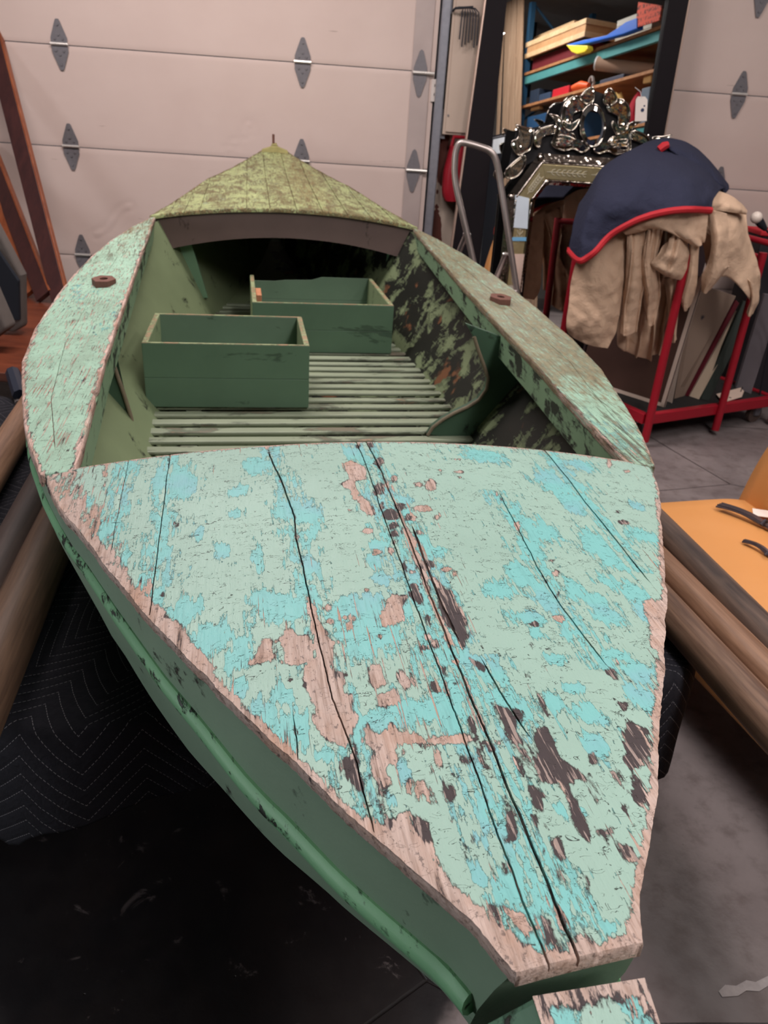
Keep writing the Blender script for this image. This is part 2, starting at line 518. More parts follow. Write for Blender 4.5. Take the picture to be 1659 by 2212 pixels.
def blobs(t, s, lst):
    v = np.zeros_like(t)
    for bt, bs_, rt, rs, a in lst:
        v = np.maximum(v, a * np.exp(-(((t - bt) / rt) ** 2 + ((s - bs_) / rs) ** 2)))
    return v
BARE=[(-0.064,0.837,-0.044,0.854,-0.024,0.817,-0.03,0.772,-0.051,0.769,-0.051,0.742,-0.047,0.724,-0.036,0.706,-0.033,0.668,-0.042,0.657,-0.055,0.682,-0.05,0.699,-0.061,0.712,-0.064,0.743,-0.074,0.762,-0.062,0.774),
(0.077,0.752,0.072,0.738,0.066,0.735,0.06,0.734,0.058,0.744,0.061,0.761,0.068,0.773,0.076,0.776,0.081,0.769),
(0.054,0.679,0.054,0.671,0.043,0.671,0.034,0.671,0.026,0.676,0.026,0.684,0.037,0.689,0.048,0.692,0.055,0.686),
(-0.043,0.618,-0.048,0.614,-0.054,0.613,-0.062,0.612,-0.062,0.618,-0.064,0.622,-0.059,0.626,-0.051,0.628,-0.044,0.624),
(-0.041,0.564,-0.045,0.56,-0.049,0.555,-0.054,0.556,-0.056,0.562,-0.055,0.568,-0.051,0.573,-0.046,0.571,-0.043,0.569),
(-0.064,0.681,-0.066,0.676,-0.07,0.675,-0.074,0.676,-0.077,0.68,-0.076,0.685,-0.072,0.688,-0.069,0.687,-0.064,0.687),
(-0.025,0.564,-0.027,0.556,-0.031,0.553,-0.033,0.556,-0.034,0.561,-0.033,0.569,-0.03,0.575,-0.028,0.573,-0.025,0.571),
(0.018,0.775,0.015,0.769,0.011,0.763,0.009,0.767,0.009,0.772,0.009,0.778,0.012,0.783,0.015,0.784,0.017,0.781),
(0.01,0.748,0.008,0.742,0.006,0.739,0.005,0.741,0.004,0.745,0.006,0.75,0.007,0.756,0.009,0.757,0.01,0.753),
(0.063,0.657,0.06,0.652,0.056,0.647,0.053,0.647,0.052,0.653,0.054,0.66,0.057,0.663,0.061,0.666,0.062,0.662),
(0.1,0.805,0.098,0.802,0.095,0.798,0.092,0.8,0.092,0.803,0.091,0.808,0.095,0.81,0.099,0.813,0.101,0.81),
(0.15,0.858,0.144,0.853,0.139,0.848,0.134,0.851,0.131,0.854,0.13,0.859,0.137,0.863,0.143,0.865,0.147,0.863),
(0.139,0.803,0.134,0.797,0.127,0.793,0.121,0.795,0.117,0.798,0.118,0.804,0.124,0.809,0.131,0.811,0.14,0.81),
(0.125,0.78,0.124,0.777,0.121,0.773,0.119,0.776,0.116,0.777,0.118,0.781,0.121,0.783,0.124,0.786,0.126,0.784),
(-0.071,0.478,-0.072,0.476,-0.075,0.474,-0.077,0.475,-0.079,0.478,-0.078,0.48,-0.076,0.482,-0.074,0.482,-0.072,0.481),
(-0.121,0.447,-0.124,0.443,-0.127,0.441,-0.131,0.441,-0.134,0.446,-0.133,0.452,-0.129,0.456,-0.125,0.456,-0.122,0.453),
(-0.125,0.418,-0.126,0.415,-0.129,0.413,-0.132,0.415,-0.134,0.418,-0.134,0.423,-0.131,0.423,-0.128,0.424,-0.125,0.422),
(-0.104,0.407,-0.105,0.403,-0.107,0.398,-0.109,0.4,-0.109,0.405,-0.108,0.41,-0.107,0.414,-0.105,0.417,-0.104,0.412),
(-0.1,0.424,-0.1,0.42,-0.105,0.419,-0.108,0.422,-0.112,0.424,-0.11,0.428,-0.107,0.429,-0.103,0.43,-0.101,0.427),
(-0.071,0.382,-0.072,0.381,-0.073,0.379,-0.075,0.38,-0.076,0.382,-0.075,0.384,-0.074,0.386,-0.072,0.386,-0.071,0.384),
(0.055,0.756,0.054,0.75,0.049,0.747,0.044,0.749,0.044,0.754,0.042,0.76,0.047,0.762,0.052,0.763,0.056,0.762),
(0.047,0.504,0.046,0.5,0.044,0.5,0.041,0.498,0.041,0.502,0.042,0.507,0.044,0.511,0.047,0.511,0.049,0.509),
(0.041,0.515,0.039,0.512,0.036,0.51,0.031,0.51,0.03,0.513,0.031,0.516,0.034,0.519,0.038,0.519,0.041,0.518),
(-0.007,0.514,-0.008,0.51,-0.011,0.508,-0.013,0.509,-0.013,0.513,-0.013,0.516,-0.011,0.518,-0.009,0.519,-0.008,0.517),
(-0.121,0.38,-0.121,0.378,-0.124,0.377,-0.126,0.379,-0.127,0.38,-0.127,0.382,-0.125,0.383,-0.123,0.383,-0.121,0.382),
(-0.058,0.456,-0.044,0.463,-0.027,0.46,-0.036,0.438,-0.039,0.411,-0.055,0.404,-0.069,0.401,-0.065,0.428,-0.058,0.435),
(-0.152,0.476,-0.146,0.481,-0.137,0.422,-0.13,0.394,-0.127,0.359,-0.133,0.345,-0.147,0.348,-0.15,0.403),
(-0.177,0.428,-0.169,0.404,-0.152,0.398,-0.148,0.375,-0.153,0.351,-0.176,0.349,-0.186,0.358,-0.181,0.379,-0.188,0.398),
(-0.204,0.404,-0.193,0.404,-0.192,0.382,-0.196,0.361,-0.221,0.36),
(0.002,0.638,0.009,0.614,0.005,0.562,0.005,0.496,0.003,0.432,0.006,0.382,0.01,0.345,0.006,0.341,0.002,0.377,-0.004,0.424,-0.003,0.484,-0.001,0.552,-0.003,0.603),
(-0.177,0.426,-0.17,0.406,-0.158,0.399,-0.151,0.375,-0.155,0.358,-0.174,0.355,-0.187,0.355,-0.182,0.374,-0.188,0.395),
(-0.194,0.407,-0.193,0.371,-0.199,0.361,-0.223,0.359,-0.209,0.387),
(-0.153,0.358,-0.134,0.361,-0.131,0.33,-0.125,0.313,-0.127,0.295,-0.119,0.29,-0.122,0.269,-0.118,0.256,-0.125,0.246,-0.132,0.223,-0.146,0.224,-0.155,0.241,-0.162,0.261,-0.157,0.276,-0.161,0.289,-0.163,0.307,-0.167,0.323,-0.164,0.344),
(-0.147,0.426,-0.138,0.413,-0.133,0.389,-0.134,0.371,-0.131,0.33,-0.144,0.349,-0.147,0.386),
(-0.11,0.245,-0.101,0.227,-0.087,0.243,-0.081,0.232,-0.084,0.216,-0.088,0.206,-0.087,0.195,-0.095,0.191,-0.101,0.18,-0.096,0.167,-0.109,0.161,-0.114,0.179,-0.114,0.193,-0.107,0.209,-0.115,0.222),
(-0.082,0.231,-0.065,0.224,-0.057,0.217,-0.032,0.22,-0.02,0.222,-0.004,0.21,0.014,0.207,0.012,0.201,-0.006,0.203,-0.024,0.207,-0.045,0.208,-0.058,0.212,-0.084,0.214),
(-0.062,0.321,-0.053,0.306,-0.051,0.296,-0.061,0.291,-0.066,0.303),
(-0.091,0.285,-0.073,0.291,-0.071,0.275,-0.085,0.269,-0.093,0.273),
(-0.092,0.333,-0.083,0.333,-0.082,0.303,-0.091,0.296,-0.096,0.307),
(-0.077,0.168,-0.068,0.169,-0.068,0.136,-0.074,0.142,-0.074,0.155,-0.08,0.14,-0.08,0.154),
(-0.083,0.16,-0.085,0.156,-0.087,0.153,-0.089,0.153,-0.089,0.158,-0.088,0.163,-0.086,0.167,-0.083,0.169,-0.082,0.164),
(-0.028,0.184,-0.032,0.181,-0.034,0.176,-0.037,0.178,-0.037,0.183,-0.036,0.188,-0.033,0.189,-0.03,0.192,-0.028,0.189),
(-0.059,0.117,-0.06,0.115,-0.061,0.113,-0.062,0.114,-0.063,0.116,-0.062,0.118,-0.061,0.12,-0.059,0.12,-0.058,0.119),
(-0.079,0.204,-0.08,0.202,-0.081,0.201,-0.083,0.202,-0.084,0.203,-0.082,0.205,-0.081,0.207,-0.08,0.208,-0.079,0.206),
(-0.05,0.189,-0.052,0.181,-0.055,0.178,-0.056,0.182,-0.055,0.187,-0.055,0.194,-0.052,0.2,-0.05,0.197,-0.05,0.194),
(-0.123,0.136,-0.116,0.122,-0.099,0.134,-0.093,0.133,-0.092,0.115,-0.082,0.104,-0.081,0.086,-0.108,0.09,-0.12,0.112),
(0.038,0.176,0.06,0.177,0.06,0.156,0.051,0.15,0.034,0.156),
(0.048,0.116,0.051,0.103,0.054,0.087,0.048,0.081,0.044,0.098),
(0.021,0.257,0.026,0.252,0.032,0.211,0.03,0.16,0.026,0.157,0.022,0.201,0.02,0.236),
(-0.007,0.143,0,0.142,-0.001,0.127,-0.005,0.121,-0.008,0.131),
(0.191,0.325,0.187,0.317,0.185,0.317,0.183,0.316,0.185,0.322,0.188,0.329,0.192,0.335,0.193,0.335,0.192,0.33),
(0.047,0.238,0.045,0.235,0.041,0.234,0.036,0.235,0.035,0.237,0.036,0.24,0.039,0.243,0.043,0.241,0.046,0.241),
(-0.123,0.137,-0.118,0.121,-0.099,0.097,-0.083,0.095,-0.078,0.075,-0.075,0.059,-0.062,0.038,-0.054,0.034,-0.048,0.019,-0.04,0.01,-0.037,0,-0.03,-0.008,-0.019,-0.009,-0.008,-0.015,0.009,0.013,0.016,-0.009,0.038,-0.002,0.059,0.021,0.074,0.016,0.037,-0.028,-0.012,-0.041,-0.064,-0.039,-0.145,0.125),
(-0.082,0.119,-0.078,0.103,-0.077,0.079,-0.084,0.083,-0.086,0.105),
(-0.041,0.034,-0.027,0.028,-0.022,0.011,-0.032,0.009,-0.04,0.018),
(-0.558,0.915,-0.526,0.946,-0.494,0.918,-0.471,0.844,-0.459,0.769,-0.434,0.707,-0.421,0.673,-0.401,0.638,-0.388,0.62,-0.374,0.595,-0.36,0.558,-0.342,0.521,-0.329,0.502,-0.315,0.476,-0.297,0.451,-0.283,0.416,-0.257,0.366,-0.277,0.346,-0.327,0.431,-0.432,0.605,-0.536,0.793),
(-0.398,0.651,-0.398,0.631,-0.398,0.62,-0.402,0.625,-0.406,0.639,-0.409,0.665,-0.412,0.696,-0.408,0.697,-0.403,0.673),
(-0.388,0.633,-0.386,0.611,-0.387,0.603,-0.387,0.597,-0.391,0.621,-0.395,0.651,-0.396,0.665,-0.394,0.665,-0.392,0.665),
(-0.434,0.736,-0.431,0.708,-0.428,0.683,-0.431,0.697,-0.436,0.72,-0.442,0.761,-0.445,0.789,-0.444,0.79,-0.44,0.78),
(-0.341,0.611,-0.34,0.593,-0.34,0.578,-0.342,0.582,-0.345,0.601,-0.347,0.623,-0.347,0.637,-0.346,0.641,-0.343,0.627),
(-0.342,0.552,-0.342,0.534,-0.343,0.529,-0.344,0.527,-0.347,0.542,-0.348,0.564,-0.349,0.582,-0.348,0.584,-0.345,0.573),
(-0.442,0.897,-0.436,0.86,-0.437,0.85,-0.441,0.866,-0.445,0.887,-0.449,0.913,-0.451,0.936,-0.452,0.954,-0.446,0.93),
(0.177,0.737,0.174,0.726,0.17,0.724,0.167,0.724,0.169,0.732,0.17,0.741,0.175,0.749,0.178,0.75,0.18,0.747),
(0.178,0.716,0.175,0.708,0.172,0.707,0.17,0.708,0.17,0.712,0.173,0.719,0.176,0.725,0.179,0.73,0.18,0.725),
(0.178,0.631,0.172,0.616,0.166,0.607,0.168,0.617,0.168,0.624,0.172,0.639,0.179,0.653,0.181,0.651,0.182,0.647),
(0.194,0.511,0.192,0.504,0.186,0.5,0.181,0.501,0.18,0.507,0.182,0.513,0.188,0.52,0.193,0.519,0.198,0.517),
(0.161,0.407,0.156,0.4,0.149,0.397,0.145,0.401,0.141,0.403,0.141,0.41,0.149,0.413,0.157,0.417,0.161,0.413),
(0.198,0.542,0.197,0.539,0.192,0.538,0.185,0.536,0.185,0.539,0.185,0.542,0.19,0.544,0.195,0.546,0.199,0.544),
(0.377,0.676,0.374,0.672,0.367,0.67,0.36,0.667,0.358,0.671,0.358,0.674,0.365,0.678,0.371,0.679,0.378,0.681),
(0.484,0.886,0.478,0.878,0.469,0.875,0.462,0.872,0.463,0.877,0.464,0.881,0.47,0.887,0.478,0.891,0.484,0.891),
(0.453,0.906,0.442,0.887,0.432,0.872,0.43,0.874,0.437,0.892,0.445,0.911,0.454,0.926,0.461,0.934,0.46,0.924),
(0.525,0.775,0.495,0.726,0.472,0.7,0.472,0.718,0.487,0.755,0.51,0.796,0.536,0.834,0.559,0.86,0.545,0.819),
(0.52,0.83,0.484,0.736,0.419,0.602,0.321,0.428,0.245,0.297,0.265,0.357,0.25,0.355,0.267,0.396,0.287,0.454,0.308,0.465,0.318,0.455,0.385,0.564,0.437,0.662,0.464,0.753),
(0.264,0.356,0.281,0.354,0.153,0.137,0.103,0.063,0.048,-0.017,0.047,0.002,0.074,0.044,0.104,0.088,0.137,0.139,0.173,0.199,0.213,0.27)]
DARK=[(0.011,0.839,0.004,0.826,-0.002,0.821,-0.005,0.825,-0.009,0.832,-0.007,0.848,-0.001,0.855,0.006,0.864,0.008,0.852),
(-0.011,0.739,-0.015,0.725,-0.02,0.721,-0.024,0.722,-0.028,0.731,-0.024,0.748,-0.019,0.759,-0.012,0.768,-0.008,0.758),
(-0.018,0.688,-0.021,0.681,-0.023,0.675,-0.026,0.674,-0.025,0.683,-0.024,0.694,-0.021,0.699,-0.018,0.702,-0.017,0.699),
(-0.002,0.662,-0.008,0.651,-0.015,0.648,-0.022,0.649,-0.025,0.658,-0.024,0.67,-0.017,0.677,-0.008,0.684,-0.003,0.674),
(-0.008,0.631,-0.011,0.625,-0.015,0.623,-0.021,0.621,-0.02,0.629,-0.02,0.635,-0.016,0.639,-0.012,0.641,-0.008,0.638),
(-0.01,0.608,-0.014,0.603,-0.017,0.601,-0.02,0.602,-0.022,0.606,-0.022,0.611,-0.019,0.617,-0.013,0.619,-0.01,0.614),
(-0.017,0.587,-0.018,0.583,-0.02,0.581,-0.022,0.583,-0.023,0.585,-0.022,0.59,-0.02,0.593,-0.018,0.593,-0.016,0.593),
(0.015,0.684,0.01,0.678,0.006,0.674,0.002,0.676,0.001,0.682,-0.001,0.69,0.004,0.699,0.01,0.697,0.015,0.694),
(0.027,0.655,0.021,0.651,0.017,0.646,0.01,0.648,0.01,0.654,0.009,0.658,0.014,0.662,0.02,0.664,0.024,0.66),
(-0.009,0.408,-0.011,0.398,-0.014,0.398,-0.017,0.398,-0.017,0.404,-0.015,0.413,-0.012,0.422,-0.01,0.418,-0.008,0.416),
(-0.009,0.361,-0.012,0.357,-0.015,0.355,-0.018,0.355,-0.019,0.359,-0.018,0.365,-0.015,0.368,-0.012,0.366,-0.011,0.364),
(-0.016,0.528,-0.017,0.523,-0.019,0.521,-0.02,0.524,-0.021,0.527,-0.021,0.531,-0.019,0.534,-0.016,0.536,-0.016,0.531),
(-0.024,0.356,-0.027,0.354,-0.029,0.354,-0.033,0.354,-0.033,0.356,-0.033,0.358,-0.031,0.359,-0.028,0.36,-0.026,0.358),
(-0.021,0.913,-0.023,0.908,-0.026,0.905,-0.029,0.905,-0.029,0.911,-0.028,0.917,-0.026,0.922,-0.023,0.927,-0.021,0.92),
(0.002,0.916,-0.002,0.895,-0.005,0.893,-0.008,0.888,-0.007,0.906,-0.004,0.927,0.001,0.947,0.003,0.943,0.002,0.93),
(0.022,0.525,0.016,0.52,0.011,0.515,0.006,0.517,0.001,0.521,0.006,0.53,0.01,0.537,0.015,0.536,0.022,0.535),
(0.023,0.61,0.021,0.605,0.018,0.605,0.015,0.604,0.015,0.608,0.014,0.613,0.017,0.617,0.021,0.616,0.023,0.615),
(0.014,0.496,0.02,0.482,0.029,0.466,0.028,0.442,0.033,0.419,0.028,0.375,0.014,0.35,0.011,0.382,0.006,0.423,0.006,0.443),
(-0.019,0.485,-0.011,0.481,-0.008,0.453,-0.013,0.438,-0.02,0.446,-0.023,0.464),
(-0.045,0.147,-0.048,0.143,-0.052,0.141,-0.055,0.141,-0.055,0.146,-0.054,0.151,-0.052,0.155,-0.048,0.156,-0.045,0.152),
(-0.039,0.168,-0.04,0.167,-0.043,0.167,-0.046,0.167,-0.046,0.168,-0.047,0.17,-0.045,0.17,-0.042,0.17,-0.041,0.169),
(-0.057,0.208,-0.058,0.205,-0.06,0.203,-0.063,0.205,-0.064,0.208,-0.064,0.211,-0.061,0.211,-0.058,0.213,-0.057,0.21),
(-0.093,0.199,-0.093,0.197,-0.096,0.195,-0.099,0.196,-0.1,0.199,-0.099,0.202,-0.098,0.204,-0.094,0.204,-0.093,0.201),
(-0.059,0.176,-0.06,0.173,-0.061,0.173,-0.063,0.172,-0.063,0.175,-0.062,0.178,-0.061,0.181,-0.059,0.181,-0.058,0.179),
(-0.119,0.323,-0.12,0.321,-0.124,0.32,-0.128,0.321,-0.131,0.324,-0.129,0.326,-0.127,0.327,-0.123,0.327,-0.119,0.326),
(-0.16,0.315,-0.161,0.312,-0.163,0.311,-0.165,0.312,-0.167,0.315,-0.166,0.318,-0.165,0.321,-0.162,0.322,-0.16,0.32),
(-0.173,0.325,-0.175,0.323,-0.178,0.322,-0.181,0.324,-0.184,0.326,-0.186,0.329,-0.182,0.33,-0.177,0.329,-0.174,0.327),
(-0.011,0.312,-0.013,0.307,-0.015,0.304,-0.018,0.305,-0.018,0.311,-0.017,0.316,-0.014,0.32,-0.012,0.318,-0.009,0.318),
(-0.004,0.296,-0.005,0.293,-0.007,0.292,-0.008,0.293,-0.009,0.295,-0.008,0.297,-0.007,0.299,-0.005,0.298,-0.004,0.297),
(-0.029,0.291,-0.029,0.285,-0.032,0.285,-0.035,0.285,-0.035,0.29,-0.034,0.295,-0.031,0.299,-0.029,0.3,-0.027,0.297),
(-0.135,0.207,-0.126,0.2,-0.125,0.181,-0.122,0.167,-0.131,0.164,-0.144,0.194),
(-0.111,0.17,-0.108,0.16,-0.109,0.141,-0.108,0.121,-0.112,0.119,-0.114,0.149),
(-0.088,0.132,-0.076,0.12,-0.078,0.102,-0.085,0.101,-0.088,0.114),
(0.021,0.259,0.033,0.251,0.047,0.246,0.045,0.23,0.038,0.235,0.037,0.243,0.034,0.219,0.035,0.188,0.031,0.158,0.027,0.166,0.028,0.185,0.022,0.228),
(0.05,0.222,0.067,0.223,0.063,0.192,0.067,0.171,0.08,0.157,0.081,0.138,0.078,0.115,0.072,0.125,0.072,0.145,0.067,0.15,0.059,0.146,0.056,0.126,0.056,0.117,0.055,0.087,0.048,0.08,0.043,0.101,0.049,0.135,0.047,0.147,0.031,0.15,0.032,0.174,0.041,0.186,0.043,0.199),
(0.073,0.275,0.08,0.27,0.077,0.253,0.076,0.237,0.069,0.235,0.07,0.253),
(0.016,0.183,0.025,0.184,0.022,0.154,0.017,0.155),
(0.018,0.148,0.026,0.147,0.029,0.135,0.021,0.115,0.016,0.118,0.016,0.132,0.012,0.142),
(0.009,0.115,0.016,0.114,0.011,0.089,0.004,0.087),
(0.016,0.111,0.021,0.099,0.016,0.098),
(0.017,0.089,0.027,0.092,0.024,0.068,0.019,0.066,0.015,0.072),
(0.059,0.101,0.068,0.096,0.076,0.097,0.074,0.088,0.063,0.086,0.058,0.091),
(-0.01,0.241,-0.003,0.242,-0.005,0.215,-0.006,0.18,-0.006,0.149,-0.007,0.141,-0.014,0.157,-0.014,0.172,-0.014,0.193,-0.013,0.224),
(-0.009,0.141,0,0.142,-0.004,0.114,-0.007,0.095,-0.014,0.087,-0.016,0.096,-0.013,0.118),
(0.154,0.231,0.17,0.215,0.159,0.189,0.138,0.165,0.125,0.158,0.12,0.171,0.136,0.195),
(0.103,0.159,0.113,0.16,0.11,0.143,0.108,0.133,0.103,0.142),
(0.166,0.309,0.178,0.309,0.178,0.29,0.168,0.29),
(0.189,0.31,0.194,0.286,0.187,0.288),
(0.155,0.256,0.168,0.256,0.168,0.248,0.158,0.243),
(0.127,0.16,0.128,0.144,0.118,0.118,0.11,0.123,0.118,0.146),
(0.072,0.082,0.083,0.074,0.079,0.063,0.067,0.062),
(0.017,0.335,0.032,0.319,0.026,0.312,0.018,0.322),
(0.045,0.352,0.042,0.351,0.039,0.35,0.035,0.351,0.033,0.352,0.032,0.353,0.035,0.354,0.04,0.354,0.043,0.353),
(0.076,0.3,0.075,0.297,0.071,0.296,0.069,0.297,0.067,0.299,0.069,0.302,0.071,0.304,0.074,0.304,0.076,0.302),
(0.1,0.353,0.097,0.348,0.094,0.346,0.093,0.348,0.091,0.35,0.093,0.355,0.096,0.358,0.098,0.357,0.099,0.356),
(0.099,0.177,0.095,0.171,0.091,0.168,0.088,0.169,0.088,0.174,0.09,0.182,0.096,0.187,0.1,0.188,0.101,0.183),
(0.1,0.114,0.096,0.111,0.093,0.107,0.093,0.11,0.092,0.112,0.094,0.116,0.097,0.12,0.1,0.12,0.1,0.117),
(0.062,0.076,0.061,0.073,0.059,0.07,0.059,0.072,0.059,0.074,0.061,0.077,0.063,0.081,0.063,0.08,0.063,0.079),
(-0.046,0.148,-0.049,0.144,-0.052,0.14,-0.055,0.141,-0.056,0.146,-0.055,0.153,-0.051,0.158,-0.048,0.155,-0.046,0.153),
(-0.024,0.184,-0.028,0.179,-0.032,0.177,-0.035,0.179,-0.036,0.183,-0.035,0.188,-0.032,0.193,-0.028,0.193,-0.027,0.188),
(-0.058,0.116,-0.06,0.114,-0.061,0.113,-0.063,0.113,-0.063,0.116,-0.063,0.118,-0.061,0.12,-0.06,0.119,-0.059,0.118),
(-0.043,0.097,-0.045,0.094,-0.047,0.091,-0.048,0.093,-0.048,0.096,-0.047,0.099,-0.045,0.103,-0.044,0.103,-0.043,0.1),
(0.008,0.077,0.006,0.075,0.005,0.075,0.004,0.074,0.004,0.076,0.005,0.079,0.006,0.081,0.008,0.081,0.009,0.08),
(-0.004,0.295,-0.005,0.293,-0.006,0.293,-0.007,0.293,-0.008,0.294,-0.007,0.296,-0.006,0.298,-0.005,0.298,-0.004,0.297),
(-0.011,0.316,-0.013,0.312,-0.016,0.309,-0.017,0.311,-0.017,0.314,-0.017,0.319,-0.014,0.321,-0.012,0.323,-0.011,0.321),
(0.019,0.089,0.027,0.088,0.023,0.067,0.016,0.07),
(0.009,0.062,0.015,0.059,0.017,0.048,0.007,0.048),
(0.03,0.055,0.035,0.05,0.032,0.035,0.025,0.036),
(-0.007,0.148,-0.003,0.139,-0.001,0.125,-0.008,0.093,-0.018,0.089,-0.015,0.109),
(-0.032,0.077,-0.025,0.071,-0.026,0.06,-0.033,0.059),
(-0.018,0.029,-0.008,0.019,-0.011,-0.006,-0.019,0.001),
(-0.054,0.094,-0.051,0.089,-0.056,0.081),
(-0.05,0.036,-0.044,0.032,-0.048,0.019),
(-0.053,0.163,-0.045,0.15,-0.05,0.14,-0.058,0.144),
(-0.354,0.561,-0.355,0.556,-0.359,0.557,-0.362,0.556,-0.365,0.562,-0.364,0.566,-0.363,0.57,-0.36,0.571,-0.358,0.566),
(-0.322,0.521,-0.322,0.518,-0.324,0.518,-0.327,0.519,-0.33,0.522,-0.329,0.525,-0.327,0.526,-0.325,0.527,-0.322,0.524),
(-0.313,0.474,-0.315,0.472,-0.317,0.471,-0.32,0.473,-0.322,0.475,-0.324,0.478,-0.321,0.48,-0.318,0.478,-0.314,0.477),
(-0.231,0.608,-0.232,0.605,-0.235,0.604,-0.238,0.607,-0.242,0.609,-0.241,0.612,-0.239,0.614,-0.236,0.613,-0.233,0.611),
(-0.312,0.69,-0.313,0.684,-0.316,0.684,-0.319,0.683,-0.322,0.689,-0.322,0.696,-0.32,0.701,-0.317,0.698,-0.314,0.696),
(0.384,0.738,0.38,0.734,0.375,0.731,0.37,0.73,0.369,0.733,0.371,0.737,0.375,0.74,0.379,0.741,0.381,0.74),
(0.378,0.713,0.376,0.708,0.372,0.706,0.369,0.706,0.367,0.707,0.371,0.713,0.374,0.716,0.378,0.718,0.378,0.715),
(0.376,0.68,0.37,0.673,0.362,0.667,0.355,0.668,0.352,0.671,0.357,0.678,0.364,0.683,0.371,0.687,0.376,0.685),
(0.172,0.492,0.168,0.488,0.165,0.484,0.162,0.485,0.163,0.49,0.164,0.493,0.167,0.496,0.17,0.497,0.17,0.495),
(0.173,0.456,0.17,0.45,0.166,0.445,0.165,0.449,0.163,0.452,0.166,0.46,0.17,0.464,0.175,0.468,0.175,0.462),
(0.121,0.394,0.12,0.391,0.114,0.389,0.105,0.389,0.104,0.393,0.102,0.395,0.109,0.398,0.117,0.399,0.122,0.397),
(0.165,0.497,0.162,0.492,0.159,0.487,0.158,0.488,0.16,0.494,0.161,0.501,0.164,0.504,0.166,0.506,0.166,0.502)]
AQUA_SPOTS=[(-0.201,0.841,0.025,0.03,1),(-0.164,0.697,0.02,0.041,1),(-0.133,0.676,0.028,0.036,1),(-0.133,0.629,0.017,0.023,1),(-0.14,0.544,0.011,0.041,1),(-0.207,0.575,0.009,0.031,1),(-0.177,0.455,0.036,0.032,1),(-0.154,0.498,0.01,0.041,1),(-0.092,0.443,0.043,0.031,1),(-0.084,0.387,0.041,0.048,1),(-0.042,0.58,0.017,0.018,1),(-0.053,0.546,0.012,0.02,1),(-0.049,0.498,0.02,0.016,1),(-0.034,0.427,0.01,0.031,1),(-0.009,0.448,0.01,0.062,1),(-0.04,0.885,0.016,0.026,1),(-0.228,0.769,0.015,0.017,1),(-0.232,0.696,0.008,0.016,1),(0.013,0.576,0.026,0.046,1),(-0.01,0.511,0.011,0.041,1),(0.031,0.561,0.026,0.022,1),(-0.23,0.401,0.015,0.015,1),(-0.212,0.277,0.02,0.028,1),(-0.183,0.254,0.021,0.026,1),(-0.12,0.257,0.01,0.051,1),(-0.061,0.259,0.022,0.025,1),(-0.037,0.256,0.014,0.027,1),(-0.15,0.214,0.015,0.014,1),(-0.024,0.263,0.013,0.043,1),(-0.093,0.377,0.023,0.041,1),(-0.076,0.27,0.013,0.031,1),(0.002,0.366,0.015,0.015,1),(-0.086,0.18,0.008,0.021,1),(-0.103,0.147,0.005,0.016,1),(-0.186,0.304,0.014,0.017,1),(-0.23,0.327,0.011,0.018,1),(0.117,0.328,0.016,0.013,1),(0.119,0.239,0.02,0.019,1),(0.103,0.195,0.016,0.018,1),(0.083,0.257,0.01,0.017,1),(0.115,0.278,0.019,0.009,1),(0.207,0.308,0.022,0.026,1),(0.187,0.268,0.018,0.025,1),(0.192,0.338,0.022,0.015,1),(-0.007,0.29,0.01,0.015,1),(0.037,0.118,0.009,0.014,1),(0.059,0.112,0.006,0.004,1),(-0.042,0.1,0.005,0.012,1),(-0.013,0.081,0.007,0.008,1),(0.111,0.375,0.011,0.016,1),(0.166,0.379,0.014,0.011,1),(-0.028,0.082,0.004,0.008,1),(0.013,0.127,0.003,0.009,1),(-0.036,0.044,0.012,0.012,1),(-0.05,0.059,0.012,0.013,1),(-0.007,0.08,0.008,0.012,1),(0.005,0.025,0.006,0.01,1),(-0.004,0.059,0.007,0.013,1),(0.033,0.008,0.009,0.009,1),(0.056,0.117,0.009,0.005,1),(-0.092,0.248,0.028,0.02,1),(-0.037,0.257,0.024,0.025,1),(-0.051,0.044,0.007,0.008,1),(-0.353,0.845,0.011,0.091,1),(-0.319,0.824,0.024,0.071,1),(-0.426,0.703,0.015,0.028,1),(-0.409,0.697,0.01,0.024,1),(-0.382,0.631,0.008,0.037,1),(-0.352,0.555,0.01,0.027,1),(-0.333,0.672,0.008,0.015,1),(-0.286,0.654,0.007,0.019,1),(-0.251,0.606,0.013,0.021,1),(-0.236,0.761,0.012,0.017,1),(-0.232,0.698,0.014,0.016,1),(-0.204,0.563,0.007,0.031,1),(-0.296,0.478,0.025,0.033,1),(-0.264,0.416,0.031,0.037,1),(-0.233,0.379,0.018,0.029,1),(-0.204,0.486,0.016,0.015,1),(-0.196,0.851,0.027,0.041,1),(-0.349,0.634,0.008,0.022,1),(-0.465,0.803,0.018,0.027,1),(-0.332,0.518,0.011,0.028,1),(0.187,0.886,0.041,0.038,1),(0.292,0.776,0.029,0.08,1),(0.294,0.709,0.024,0.032,1),(0.211,0.627,0.028,0.044,1),(0.179,0.574,0.025,0.04,1),(0.284,0.588,0.027,0.046,1),(0.289,0.554,0.022,0.03,1),(0.196,0.472,0.021,0.035,1),(0.148,0.45,0.018,0.035,1),(0.137,0.505,0.02,0.033,1),(0.424,0.741,0.014,0.019,1),(0.379,0.643,0.032,0.026,1),(0.219,0.418,0.028,0.029,1),(0.287,0.468,0.024,0.04,1),(0.217,0.445,0.021,0.024,1),(0.386,0.879,0.029,0.026,1),(0.28,0.425,0.019,0.036,1),(0.096,0.468,0.021,0.024,1),(0.11,0.408,0.025,0.021,1),(0.259,0.494,0.021,0.02,1)]


